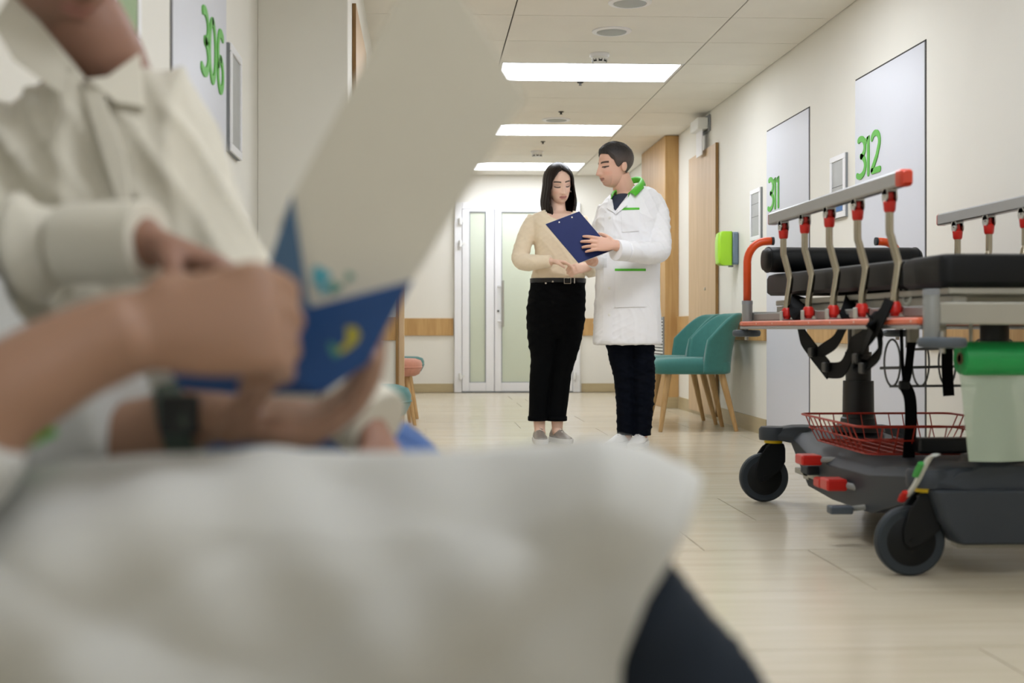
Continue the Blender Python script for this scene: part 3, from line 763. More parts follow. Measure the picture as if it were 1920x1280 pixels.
# --- brake lever beside the near castor: pale strip, green and red ends
Lp = [on_x(px, py, XL+.02) for px, py in ((1692, 935), (1712, 908), (1727, 878), (1740, 856), (1752, 853))]
lv = MB()
R = []
for i, p in enumerate(catmull(Lp, 4)):
    R.append([p+Vector((0, -.010, -.003)), p+Vector((0, .012, -.003)), p+Vector((.014, .012, .004)), p+Vector((.014, -.010, .004))])
lv = lv.rings(R).build('brake_lever', 'lever_pale', st, bevel=.003)
def along(p, q, wd, m, nm):
    a, b = on_x(*p, XL+.016), on_x(*q, XL+.016)
    MB().tube([a, (a+b)/2, b], [(wd, .006), (wd*1.15, .007), (wd, .006)], 10).build(nm, m, lv, smooth='auto')
along((1690, 938), (1699, 922), .012, 'red_plastic', 'lever_tip')
along((1718, 892), (1729, 868), .012, 'green_plastic', 'lever_pad')
# --- red wire basket on the base
def wire_basket():
    x0, x1 = XM-.22, XM+.26; y0, y1 = 4.02, 4.58; zb, zt = .292, .385; k = .045
    rim = lambda z, e: [Vector((x, y, z)) for x, y in rr((x0+x1)/2, (y0+y1)/2, (x1-x0)/2+e, (y1-y0)/2+e, .04, 4)]
    b = MB().tube(rim(zt, k), .004, 8, close=True).build('wire_basket', 'wire_red', st, smooth=True)
    MB().tube(rim((zt+zb)/2, k*.55), .0028, 6, close=True).build('basket_hoop', 'wire_red', b, smooth=True)
    MB().tube(rim(zb, 0), .0028, 6, close=True).build('basket_hoop', 'wire_red', b, smooth=True)
    for i in range(11):
        y = y0+.03+(y1-y0-.06)*i/10
        P = [(x0-k, y, zt), (x0-.55*k, y, (zt+zb)/2), (x0, y, zb), (x1, y, zb), (x1+.55*k, y, (zt+zb)/2), (x1+k, y, zt)]
        MB().tube(P, .0023, 6).build('basket_wire', 'wire_red', b, smooth=True)
    for i in range(9):
        x = x0+.03+(x1-x0-.06)*i/8
        P = [(x, y0-k, zt), (x, y0-.55*k, (zt+zb)/2), (x, y0, zb+.004), (x, y1, zb+.004), (x, y1+.55*k, (zt+zb)/2), (x, y1+k, zt)]
        MB().tube(P, .0023, 6).build('basket_wire', 'wire_red', b, smooth=True)
    return b
wire_basket()
MB().cbox((XM+.02, 3.98, .325), (.2, .06, .05)).build('base_clamp', 'black_plastic', st, bevel=.01)
# --- grey wire holder with oval loops under the deck
YH = 4.12
bar1 = [on_y(1650, 690, YH), on_y(1905, 684, YH)]
hd_ = MB().tube(bar1, .005, 10).build('wire_holder', 'wire_grey', st, smooth=True)
MB().tube([on_y(1668, 724, YH), on_y(1890, 722, YH)], .0045, 10).build('holder_bar', 'wire_grey', hd_, smooth=True)
MB().tube([on_y(1700, 655, YH), on_y(1900, 650, YH)], .0045, 10).build('holder_bar', 'wire_grey', hd_, smooth=True)
for px, w_ in ((1673, 15), (1726, 16), (1776, 16), (1838, 18), (1890, 18)):
    c = on_y(px, 680, YH); e = on_y(px+w_, 680, YH)-c; hgt = .078
    MB().tube([c+e*math.cos(q)*1.0+Vector((0, 0, hgt*math.sin(q))) for q in [2*PI*i/28 for i in range(28)]], .0035, 8, close=True).build('holder_loop', 'wire_grey', hd_, smooth=True)
for px in (1700, 1890): MB().tube([on_y(px, 652, YH), on_y(px, 605, YH)], .004, 8).build('holder_rod', 'wire_grey', hd_, smooth=True)
# --- straps
def strap(P, wd, side, name='strap', th=.0022, k=6):
    C = catmull(P, k); R = []; S = Vector(side).normalized()
    for i, p in enumerate(C):
        t = (C[min(i+1, len(C)-1)]-C[max(i-1, 0)]).normalized(); s = (S-t*S.dot(t)).normalized(); n_ = t.cross(s)
        R.append([p-s*wd/2-n_*th, p+s*wd/2-n_*th, p+s*wd/2+n_*th, p-s*wd/2+n_*th])
    return MB().rings(R).build(name, 'strap_black', st, smooth='auto')
X1 = XL-.005
q = lambda px, py, X=XL+.03: on_x(px, py, X)
s1 = strap([q(1500, 556, XL+.10), q(1497, 585), q(1503, 625), q(1520, 652), q(1538, 675), q(1553, 694)], .066, (0, 1, .35))
strap([q(1553, 694), q(1578, 692), q(1592, 668), q(1600, 648), q(1620, 636, XL), q(1640, 612, XL-.03), q(1655, 590, XL-.034), q(1668, 562, XL-.02)], .054, (0, 1, .5))
strap([q(1596, 560, XL+.10), q(1588, 590), q(1582, 610), q(1566, 640), q(1545, 655), q(1528, 668)], .046, (0, 1, .6))
strap([q(1645, 600, XL-.034), q(1638, 604, XL-.034), q(1625, 630, XL-.01), q(1612, 655), q(1614, 684), q(1635, 676), q(1650, 655), q(1646, 620), q(1638, 600, XL-.034)], .062, (.2, 1, .1))
for (px, py) in ((1522, 660), (1548, 688), (1606, 672), (1618, 690)):
    MB().cbox(q(px, py, XL+.015), (.018, .045, .034), None).build('strap_buckle', 'black_plastic', st, bevel=.006)
YS = 4.0
sy = lambda px, py, Y=YS: on_y(px, py, Y)
strap([sy(1712, 612), sy(1708, 650), sy(1702, 700), sy(1696, 722)], .026, (1, 0, 0))
strap([sy(1690, 615, YS+.01), sy(1692, 680, YS+.01), sy(1696, 722)], .010, (1, 0, 0))
strap([sy(1696, 722), sy(1706, 745), sy(1708, 790), sy(1705, 835), sy(1703, 872)], .042, (1, .2, 0))
MB().cbox(sy(1695, 722), (.034, .02, .03)).build('strap_buckle', 'black_plastic', st, bevel=.006)
strap([sy(1776, 640, 4.0), sy(1776, 690, 4.0), sy(1779, 742, 4.0)], .036, (1, 0, 0))
# crank and knobs beside the far-section deck
c = on_x(1702, 548, XL+.10)
MB().tube([c+Vector((0, .03*math.cos(a), .034*math.sin(a))) for a in [2*PI*i/20 for i in range(20)]], .006, 8, close=True).build('handwheel', 'lever_pale', st, smooth=True)
MB().cyl(c+Vector((-.01, -.06, 0)), c+Vector((.02, -.06, 0)), .016).build('knob', 'black_plastic', st, smooth='auto')
for y in (3.6, 3.8, 4.3): MB().box((XL+.16, y, .66), (XL+.19, y+.03, .7655)).build('deck_bracket', 'paint_pale', st, bevel=.003)
# --- bolster lying on the mattress (a thing of its own)
YB = 4.97
p0, p1 = on_y(1431, 490, YB), on_y(1722, 490, YB)
R = []; zc = .978; L = p1.x-p0.x
for (u, s) in ((0, .55), (.008, .82), (.03, .97), (.08, 1.0), (.5, .97), (.92, 1.0), (.97, .97), (.992, .82), (1, .55)):
    x = p0.x+L*u
    R.append([Vector((x, YB+.072*s*math.copysign(abs(math.cos(a))**.8, math.cos(a)), zc+.051*s*math.copysign(abs(math.sin(a))**.8, math.sin(a))-.0)) for a in [2*PI*i/28 for i in range(28)]])
bol = MB().rings(R).build('bolster', 'vinyl_black', None, smooth=True)
tag(bol, 'black vinyl bolster roll lying across the head end of the stretcher mattress', 'bolster')
MB().tube([R[2][i] for i in range(28)], .003, 6, close=True).build('piping', 'vinyl_black', bol, smooth=True)
MB().tube([R[6][i] for i in range(28)], .003, 6, close=True).build('piping', 'vinyl_black', bol, smooth=True)
# --- green roll with hanging film at the near end
YR = YN+.10
ca = on_y(1800, 672, YR); cr = on_y(1800, 640, YR).z-ca.z
gr = thing('vinyl_roll', 'bright green vinyl roll with translucent film hanging under the stretcher', 'roll', tuple(ca))
MB().lathe([(cr*.36, .002), (cr*.8, -.001), (cr*.97, .004), (cr, .012), (cr, .46), (cr*.3, .465)], ca, 36, axis='x').build('roll', 'green_vinyl', gr, smooth='auto')
for k_, r_ in enumerate((.86, .70, .54)):
    MB().tube([ca+Vector((-.0008, cr*r_*math.cos(a), cr*r_*math.sin(a))) for a in [2*PI*i/30 for i in range(30)]], .0011, 6, close=True).build('layer_edge', 'green_vinyl', gr, smooth=True)
MB().lathe([(cr*.35, -.002), (cr*.35, .45), (cr*.26, .45), (cr*.26, -.002)], ca, 24, axis='x').build('core', 'core_brown', gr, smooth='auto')
a_, b_ = on_y(1797, 700, YR), on_y(1822, 866, YR-.0)
P = []
for i in range(15):
    u = i/14; row = []
    for j in range(25):
        v = j/24; x = a_.x+(b_.x-a_.x)*u*(1-v)+v*.42
        row.append(Vector((x, YR-cr*.2+.02*u+.008*math.sin(v*14+u*2)*u, ca.z-cr*.9-(ca.z-cr*.9-b_.z)*u)))
    P.append(row)
P2 = [[p+Vector((0, .0015, 0)) for p in r] for r in P]
mb = MB().grid(P).grid([r[::-1] for r in P2]); mb.build('film', 'film', gr, smooth=True)
for x in (ca.x+.03, ca.x+.43): MB().tube([(x, YR, ca.z), (x, YR, ca.z+cr+.002), (x, YR, .7125)], .005, 10).build('roll_hanger', 'paint_pale', st, smooth=True)
# ================================================================ people: shared tools
from mathutils.bvhtree import BVHTree
mat('skin', '#c99a80', .52, attr='Col', spec=.35)
MATS['skin'].node_tree.nodes['Principled BSDF'].inputs['Subsurface Weight'].default_value = .08
MATS['skin'].node_tree.nodes['Principled BSDF'].inputs['Subsurface Radius'].default_value = (.01, .004, .002)
mat('hair_dark', '#1b100c', .4, spec=.3, var=.35, scale=26, stretch=(3, 3, .3))
mat('hair_short', '#24201e', .6, var=.3, scale=60, attr='Col')
mat('sweater_cream', '#f7e6ca', .9, var=.02, scale=40, bump=.12, bscale=320, sheen=.3)
mat('denim_black', '#08090b', .9, spec=.1, var=.15, scale=30, bump=.05, bscale=400)
mat('denim_navy', '#080c16', .9, spec=.1, var=.15, scale=30, bump=.05, bscale=400)
mat('denim_blue', '#3f5f96', .8, var=.12, scale=25)
mat('trouser_grey', '#20262e', .9, spec=.15, var=.1, scale=25)
mat('coat_white', '#f6f6f8', .7, var=.015, scale=12, bump=.02, bscale=300, sheen=.1)
mat('coat_green', '#57c02c', .6, var=.03)
mat('leather_black', '#0c0c0d', .35, var=.05)
mat('silver', '#cfcac2', .25, 1)
mat('shoe_silver', '#a39c94', .4, .3, var=.08, scale=30)
mat('shoe_white', '#e9e8e4', .5, var=.03)
mat('sole_dark', '#3c3d40', .7)
mat('clip_navy', '#15245c', .5, spec=.25, var=.04, scale=12)
mat('paper_white', '#ecebe4', .6)
mat('shirt_navy', '#2a3145', .8, var=.05)
mat('shirt_cream', '#d9d4c4', .75, var=.03, scale=8, sheen=.15)
mat('coat_near', '#bcbcb7', .75, var=.02, scale=6, sheen=.1)
mat('folder_cream', '#cfcaba', .6, var=.02)
mat('folder_blue', '#1a4a86', .42, var=.04)
mat('folder_slate', '#3f5f7d', .45, var=.04)
mat('print_yellow', '#b8ae3c', .5); mat('print_teal', '#4ba3b4', .5); mat('print_leaf', '#4f9080', .5)
mat('watch_black', '#101416', .3)
mat('watch_strap', '#3c4a40', .5)
mat('hair_brown', '#2a1c14', .55, var=.3, scale=40)

def basis(F, U=(0, 0, 1)):
    F = Vector(F).normalized(); R_ = F.cross(Vector(U)).normalized(); U2 = R_.cross(F)
    return Matrix(((R_.x, F.x, U2.x), (R_.y, F.y, U2.y), (R_.z, F.z, U2.z)))
def headM(c, F, roll=0, s=1.0):
    M3 = basis(F) @ Matrix.Rotation(roll, 3, 'Y')
    return Matrix.Translation(c) @ M3.to_4x4() @ Matrix.Scale(s, 4)
def g2(x, z, cx, cz, sx, sz): return np.exp(-((x-cx)/sx)**2-((z-cz)/sz)**2)
def head_grid(male=False, nphi=150, nth=130):
    th = np.linspace(.02, PI-.02, nth); ph = np.linspace(0, 2*PI, nphi, endpoint=False)
    T, Pp = np.meshgrid(th, ph, indexing='ij')
    d = np.stack([np.sin(T)*np.sin(Pp), np.sin(T)*np.cos(Pp), np.cos(T)], -1)
    def ell(c, r):
        c = np.array(c); r = np.array(r); q = d/r; o = -c/r
        A = (q*q).sum(-1); B = (q*o).sum(-1); C = (o*o).sum()-1
        return (-B+np.sqrt(np.maximum(B*B-A*C, 0)))/A
    jw = .058 if male else .053
    es = [ell((0, -.012, .034), (.076, .098, .084)), ell((0, .012, -.02), (.064, .082, .082)), ell((0, .018, -.05), (jw, .070, .068))]
    k = 160.; r = np.log(sum(np.exp(k*e) for e in es))/k-.004
    p = d*r[..., None]
    x, y, z = p[..., 0], p[..., 1], p[..., 2]
    f = np.clip((y-.02)/.05, 0, 1); f = f*f*(3-2*f); ax = np.abs(x); dy = np.zeros_like(x)
    dy += .0035*g2(ax, z, .026, .020, .022, .010)*(1.5 if male else .7)
    dy -= .0085*g2(ax, z, .032, .001, .016, .012)
    dy += .0050*g2(ax, z, .032, -.002, .0125, .0085)
    nz = np.clip((.012-z)/.052, 0, 1); prof = (.007+.017*nz**1.3)*np.where(z > -.040, 1, np.exp(-((z+.040)/.007)**2))*np.where(z < .012, 1, np.exp(-((z-.012)/.014)**2))
    wd = .0075+.0055*nz
    dy += prof*(1.12 if male else .92)*np.exp(-(x/wd)**2)
    dy += .006*g2(ax, z, .013, -.040, .0065, .007)
    dy += .004*g2(ax, z, .042, -.028, .02, .018)
    dy += .0055*g2(x, z, 0, -.0605, .020, .0055)+.0062*g2(x, z, 0, -.0725, .017, .006)-.0035*g2(x, z, 0, -.0665, .024, .0022)
    dy -= .0035*g2(x, z, 0, -.0835, .02, .006)
    dy += (.009 if male else .006)*g2(x, z, 0, -.100, .018, .014)
    dy -= .003*g2(ax, z, .048, -.06, .015, .02)
    p[..., 1] += dy*f
    return p
def skin_col(p, base, male=False, brow=(.02, .012, .01), lip=(.50, .19, .17), open_eye=False):
    """local colour: brows, lashes, lips, stubble, plus painted shade of nostrils and mouth line; p in head space"""
    c = np.tile(np.array(base), (len(p), 1)); x, y, z = p[:, 0], p[:, 1], p[:, 2]; ax = np.abs(x); fr = (y > .045)
    def mix(m, col):
        m = np.clip(m, 0, 1)*fr; c[:] = c*(1-m[:, None])+np.array(col)*m[:, None]
    mix(.5*g2(ax, z, .042, -.035, .016, .014), (base[0]*1.02, base[1]*.8, base[2]*.78))
    if male: mix(.30*np.clip(1.2-np.abs((z+.085)/.032), 0, 1)*(z < -.05), (.28, .19, .15))
    zl = -.062-.006*(np.abs(x)/.02)**2*0; zz = z-.0035*(x/.0235)**2; lipm = (ax < .0235)*(np.abs(zz+.0665-.0) < .0105*np.sqrt(np.clip(1-(x/.0235)**2, 0, 1)))
    mix(lipm*.85, lip if not male else (.42, .20, .16)); mix((ax < .022)*(np.abs(zz+.0668) < .0013)*.7, (.12, .03, .03))
    zb = .0225+.0035*np.sin(np.clip((ax-.008)/.042, 0, 1)*PI*.8)-(.002 if male else 0)
    mix((ax > .011)*(ax < .05)*np.clip(1.5-np.abs(z-zb)/(.005 if male else .0038), 0, 1), brow)
    zc = -.0065+.010*((ax-.032)/.016)**2*.35 if not open_eye else -.001-.0
    mix((np.abs(ax-.032) < .0165)*np.clip(1.5-np.abs(z-zc)/.0034, 0, 1), (.012, .008, .007))
    if open_eye: mix(1.6*g2(ax, z, .033, -.0035, .0065, .0045), (.02, .014, .012))
    if not male: mix(.5*g2(ax, z, .033, .005, .017, .007), (.30, .16, .11))
    mix(.35*(g2(x, z, .007, -.048, .003, .002)+g2(x, z, -.007, -.048, .003, .002)), (.15, .05, .04))  # nostril shade painted into the skin colour
    return c
def skin_mesh(name, mb_body, voxel, M, male, base, **kw):
    """body (remeshed) + high-resolution head in one mesh with a colour attribute"""
    rm = remeshed(mb_body, voxel, 4, name)
    hg = head_grid(male); nt, npn, _ = hg.shape
    V = [Vector(v) for v in coords(rm)]; F = [tuple(p.vertices) for p in rm.polygons]; n0 = len(V)
    hp = hg.reshape(-1, 3); V += [M @ Vector(v) for v in hp]
    for i in range(nt-1):
        for j in range(npn):
            k = (j+1) % npn; F.append((n0+i*npn+j, n0+(i+1)*npn+j, n0+(i+1)*npn+k, n0+i*npn+k))
    F.append(tuple(n0+j for j in range(npn))); F.append(tuple(n0+(nt-1)*npn+j for j in range(npn-1, -1, -1)))
    me = bpy.data.meshes.new(name); me.from_pydata([tuple(v) for v in V], [], F); bpy.data.meshes.remove(rm)
    bm = bmesh.new(); bm.from_mesh(me); bmesh.ops.recalc_face_normals(bm, faces=bm.faces); bm.to_mesh(me); bm.free()
    Mi = M.inverted(); loc = np.array([tuple(Mi @ Vector(v)) for v in coords(me)])
    col = skin_col(loc, base, male, **kw); col[:n0] = np.array(base)
    at = me.color_attributes.new('Col', 'FLOAT_COLOR', 'POINT')
    at.data.foreach_set('color', np.concatenate([col, np.ones((len(col), 1))], 1).astype(np.float32).ravel())
    for p in me.polygons: p.use_smooth = True
    return me
def ears(mb, M, s=1.0):
    for sx in (-1, 1):
        R = []
        for (u, r_) in ((0, .3), (.25, .8), (.5, 1), (.75, .95), (1, .5)):
            ring = []
            for i in range(14):
                a = 2*PI*i/14
                ring.append(M @ Vector((sx*(.066+.017*u), -.016-.010*u+.017*r_*s*math.cos(a), -.008+.030*r_*s*math.sin(a)-.004*math.cos(a))))
            R.append(ring)
        mb.rings(R)
def hand(mb, W, D, N, S, curls=(20, 25, 20), thumb=(.6, .5, .3), sc=1.0, fr=1.0, spread=.0):
    """W wrist, D towards the knuckles, N palm-facing direction, S towards the thumb"""
    W = Vector(W); D = Vector(D).normalized(); N = (Vector(N)-D*Vector(N).dot(D)).normalized()
    Sv = Vector(S); S = (Sv-D*Sv.dot(D)-N*Sv.dot(N)).normalized()
    R = []
    for (u, hw, hh) in ((-.02, .026, .019), (.01, .029, .018), (.04, .037, .0165), (.07, .041, .015), (.088, .040, .0125), (.096, .034, .008)):
        c = W+D*u*sc
        R.append([c+S*hw*sc*math.cos(a)+N*hh*sc*math.sin(a) for a in [2*PI*i/18 for i in range(18)]])
    mb.rings(R)
    for i, (off, ln, rad) in enumerate(((.030, .98, .0088), (.010, 1.08, .0092), (-.011, 1.0, .0088), (-.030, .80, .0078))):
        p = W+D*.085*sc+S*off*sc; d = (D+S*(off*spread*20)).normalized(); P = [p-D*.02*sc, p]; ang = 0
        for L, cu in zip((.044, .027, .022), curls):
            ang = math.radians(cu*(1+.06*i)); ax = d.cross(N).normalized(); d = Matrix.Rotation(ang, 3, ax) @ d
            Nn = d.cross(ax)*-1
            p = p+d*L*ln*sc; P.append(p)
            N_l = Nn
        # note N stays the palm normal for the hinge axis
        mb.tube(catmull(P, 3), lerpl([rad*sc*fr*1.1, rad*sc*fr*1.08, rad*sc*fr, rad*sc*fr*.94, rad*sc*fr*.72], (len(P)-1)*3+1), 12)
    a, b, c = thumb
    p = W+D*.022*sc+S*.026*sc; P = [p-S*.012*sc, p]; d = (D*.6+S*a+N*b).normalized()
    for L in (.040, .032, .026):
        p = p+d*L*sc; P.append(p); d = (d+D*c*.5+N*c*.3-S*c*.3).normalized()
    mb.tube(catmull(P, 3), lerpl([.015*sc, .014*sc, .0115*sc, .0105*sc, .008*sc], (len(P)-1)*3+1), 12)
def ring_h(cx, cy, z, hx, hy, yaw=0, n=28, e=.85):
    c_, s_ = math.cos(yaw), math.sin(yaw); out = []
    for i in range(n):
        a = 2*PI*i/n; u = hx*math.copysign(abs(math.cos(a))**e, math.cos(a)); v = hy*math.copysign(abs(math.sin(a))**e, math.sin(a))
        out.append(Vector((cx+u*c_-v*s_, cy+u*s_+v*c_, z)))
    return out
def px_of(p):
    q = Vector(p)-CAMP; d = q.dot(FWD); return CX+FPX*q.dot(RGT)/d, CY-FPX*q.z/d
def cut(me, test):
    bm = bmesh.new(); bm.from_mesh(me); bm.normal_update()
    bmesh.ops.delete(bm, geom=[v for v in bm.verts if test(v)], context='VERTS'); bm.to_mesh(me); bm.free(); return me
def in_poly(x, y, P):
    r = False; n = len(P)
    for i in range(n):
        (x0, y0), (x1, y1) = P[i], P[(i+1) % n]
        if (y0 > y) != (y1 > y) and x < (x1-x0)*(y-y0)/(y1-y0)+x0: r = not r
    return r
def bvh_of(me): return BVHTree.FromPolygons([tuple(v.co) for v in me.vertices], [tuple(p.vertices) for p in me.polygons])
def patch(bv, quad, nu, nv, off, th=.0015):
    """sewn-on piece of cloth lying on a surface, corner pixels tl,tr,br,bl"""
    P = []
    for i in range(nv+1):
        row = []; v = i/nv
        for j in range(nu+1):
            u = j/nu
            x = (quad[0][0]*(1-u)+quad[1][0]*u)*(1-v)+(quad[3][0]*(1-u)+quad[2][0]*u)*v
            y = (quad[0][1]*(1-u)+quad[1][1]*u)*(1-v)+(quad[3][1]*(1-u)+quad[2][1]*u)*v
            d = ray(x, y).normalized(); h = bv.ray_cast(CAMP, d)
            if h[0] is None: row.append(None)
            else:
                n_ = h[1] if h[1].dot(d) < 0 else -h[1]; row.append((h[0]-CAMP).length)
        P.append([(x_,) for x_ in row])
    vals = [c[0] for r in P for c in r if c[0]]
    med = sorted(vals)[len(vals)//2]
    G = []
    for i in range(nv+1):
        row = []; v = i/nv
        for j in range(nu+1):
            u = j/nu
            x = (quad[0][0]*(1-u)+quad[1][0]*u)*(1-v)+(quad[3][0]*(1-u)+quad[2][0]*u)*v
            y = (quad[0][1]*(1-u)+quad[1][1]*u)*(1-v)+(quad[3][1]*(1-u)+quad[2][1]*u)*v
            t_ = P[i][j][0]; t_ = t_ if t_ and abs(t_-med) < .12 else med
            row.append(CAMP+ray(x, y).normalized()*(t_-off))
        G.append(row)
    G2 = [[p+FWD*(off+.002) for p in r] for r in G]
    mb = MB().grid(G).grid([r[::-1] for r in G2])
    # rim
    ring = lambda Q: Q[0]+[r[-1] for r in Q[1:]]+Q[-1][::-1][1:]+[r[0] for r in Q[::-1][1:-1]]
    a, b = ring(G), ring(G2); n = len(a)
    mb.add(a+b, [(i, (i+1) % n, (i+1) % n+n, i+n) for i in range(n)])
    return mb
def shoe(t, heel, D, L, Wd, m, laces='paper_white', sole='shoe_white'):
    """low sneaker: sole, upper, laces; heel point on the floor, D forward"""
    D = Vector(D).normalized(); S = D.cross(Vector((0, 0, 1))); H = Vector(heel)
    def outline(k): return [(u, w_*k) for u, w_ in ((0, .30), (.06, .42), (.3, .44), (.55, .47), (.75, .5), (.9, .40), (.98, .2), (1, .05))]
    R = []
    for z, k in ((.0, .94), (.012, 1.0), (.026, 1.0), (.030, .95)):
        o = outline(k); ring = [H+D*L*u+S*Wd*w_ for u, w_ in o]+[H+D*L*u-S*Wd*w_ for u, w_ in o[::-1]]
        R.append([p+Vector((0, 0, z)) for p in ring])
    so = MB().rings(R).build('shoe', sole, t, smooth='auto')
    R = []
    for (u, w_, h) in ((.01, .26, .07), (.06, .36, .085), (.2, .38, .088), (.34, .39, .085), (.5, .42, .072), (.68, .45, .055), (.84, .38, .046), (.94, .24, .040), (.98, .1, .034)):
        c = H+D*L*u
        R.append([c+S*Wd*w_*math.cos(a)*(1 if math.sin(a) < .3 else .9)+Vector((0, 0, .028+(h-.028)*max(0, math.sin(a))**.7)) for a in [PI*i/12 for i in range(13)]]+[c-S*Wd*w_*.9+Vector((0, 0, .029)), c+S*Wd*w_*.9+Vector((0, 0, .029))])
    MB().rings(R).build('upper', m, so, smooth=True)
    for i in range(5):
        u = .36+.07*i; h = .086-.011*i; c = H+D*L*u
        MB().tube([c+S*Wd*.2+Vector((0, 0, h-.006)), c+D*.008+Vector((0, 0, h+.004)), c-S*Wd*.2+D*.014+Vector((0, 0, h-.006))], .003, 6).build('lace', laces, so, smooth=True)
def hair_sheet(M, zf, af, bf, phi0, zmin, nt=60, ns=110, strand=.004, seed=1, top=.128):
    """long hair: s runs round the back from one face edge to the other, t from crown down"""
    rs = np.random.RandomState(seed); fr = rs.randint(20, 90, 8); phs = rs.rand(8)*6.28
    P = []
    for i in range(nt+1):
        t = i/nt; row = []
        for j in range(ns+1):
            s = -1+2*j/ns
            z = zf(t, s); f0 = math.radians(phi0(z, s)); ph = PI+s*(PI-f0)
            st_ = sum(math.sin(fr[q]*ph+phs[q]) for q in range(8))/8*strand*min(1, t*3)
            x = -math.sin(ph)*(af(z)+st_); y = math.cos(ph)*(bf(z)+st_)-.006
            row.append(M @ Vector((x, y, z)))
        P.append(row)
    return MB().grid(P)
# ================================================================ standing pair
WS = on_z(1030, 829, 0).y; MS = on_z(1180, 836, 0).y
def Pw(px, py, dy=0): return on_y(px, py, WS+dy)
def Pm(px, py, dy=0): return on_y(px, py, MS+dy)
def sect_px(f, rows, depth, mb, yaw=0, n=28, e=.85):
    R = []
    for (py, x0, x1, *rest) in rows:
        a, b = f(x0, py), f(x1, py); dep = rest[0] if rest else depth; dy = rest[1] if len(rest) > 1 else 0
        R.append(ring_h((a.x+b.x)/2, a.y+dy, (a.z+b.z)/2, (b.x-a.x)/2, dep, 0, n, e))
    mb.rings(R); return R
# ---------------------------------------------------------------- person in cream sweater
wt = thing('person', 'person in cream sweater and black trousers, hands clasped, looking down at the navy clipboard', 'person', (Pw(1030, 829).x, WS, 0))
SKW = (.92, .63, .49)
hm = headM(Pw(1047.5, 345, -.03), (.22, -.95, -.26), .10, 1.04)
bd = MB()
stube(bd, [hm @ Vector((0, -.025, -.06)), Pw(1046, 385, .005), Pw(1046, 402, .01)], [.050, .046, .058], 5)
R = []
for (py, x0, x1, dep) in ((396, 1022, 1070, .05), (402, 1008, 1084, .078), (414, 1003, 1088, .094), (440, 1006, 1086, .10), (500, 1008, 1086, .095), (530, 1000, 1090, .10), (570, 1000, 1086, .085), (600, 1004, 1080, .07)):
    a, b = Pw(x0, py), Pw(x1, py); R.append(ring_h((a.x+b.x)/2, WS+.01, a.z, (b.x-a.x)/2, dep))
bd.rings(R)
for pts, rad in (([Pw(1003, 412), Pw(985, 450, .0), Pw(975, 488, -.04), Pw(1005, 491, -.14), Pw(1034, 490, -.20)], [.04, .038, .036, .03, .026]),
                 ([Pw(1086, 412), Pw(1098, 455, .02), Pw(1106, 505, -.02), Pw(1103, 504, -.12), Pw(1097, 501, -.20)], [.04, .038, .036, .03, .026]),
                 ([Pw(1020, 590, .01), Pw(1014, 690, .01), Pw(1011, 770, .02), Pw(1012, 803, .02), Pw(1013, 814, .0)], [.05, .045, .04, .034, .034]),
                 ([Pw(1066, 600, .01), Pw(1055, 690, .01), Pw(1046, 770, .03), Pw(1045, 803, .03), Pw(1047, 814, .01)], [.05, .045, .04, .034, .034])):
    stube(bd, pts, rad, 6, 16)
hand(bd, Pw(1036, 490, -.205), (.95, -.25, -.12), (.1, -.1, -1), (.1, -1, .1), curls=(22, 30, 25), thumb=(.5, .3, .4), sc=.92)
hand(bd, Pw(1102, 501, -.20), (-.85, -.45, -.10), (.1, .9, -.4), (-.2, -.2, .9), curls=(35, 45, 30), thumb=(.3, .5, .3), sc=.92)
ears(bd, hm, .9)
bme = skin_mesh('body', bd, .0035, hm, False, SKW)
obj('body', bme, 'skin', wt)
# sweater
sw = MB()
sect_px(Pw, [(393, 1028, 1066, .05), (396, 1012, 1080, .066), (401, 1000, 1089, .082), (410, 996, 1095, .098), (425, 997, 1097, .115), (445, 1000, 1097, .122), (470, 1003, 1095, .112), (495, 1001, 1095, .108), (515, 997, 1096, .112), (527, 995, 1097, .112)], .1, sw)
stube(sw, [Pw(1004, 408, .01), Pw(991, 432, .0), Pw(980, 462, -.01), Pw(976, 486, -.035), Pw(990, 492, -.10), Pw(1012, 491, -.155), Pw(1034, 489, -.19)], [.050, .055, .054, .056, .052, .044, .037], 6, 20)
stube(sw, [Pw(1086, 408, .01), Pw(1095, 435, .02), Pw(1100, 470, .02), Pw(1106, 500, -.01), Pw(1108, 507, -.07), Pw(1104, 505, -.13), Pw(1099, 501, -.185)], [.050, .053, .050, .047, .042, .038, .034], 6, 20)
sme = remeshed(sw, .006, 4, 'sweater')
wrinkle(sme, .010, (38, 46, 60), dirs=((.4, 0, 1), (-.5, .2, 1), (.8, .3, .6)), seed=4)
wrinkle(sme, .004, (90, 120), dirs=((.3, 0, 1), (-.4, .2, .9)), seed=9)
nk = [(1020, 380), (1022, 392), (1028, 401), (1038, 408), (1048, 411), (1060, 408), (1070, 401), (1076, 390), (1076, 380)]
cut(sme, lambda v: (v.normal.y < .35 and in_poly(*px_of(v.co), nk)) or v.co.z > Pw(1046, 393.5).z)
obj('sweater', sme, 'sweater_cream', wt, smooth=True)
nl = [(1020, 390), (1024, 398), (1030, 404), (1039, 409), (1048, 411.5), (1060, 409), (1069, 403), (1075, 395)]
bvb = bvh_of(sme)
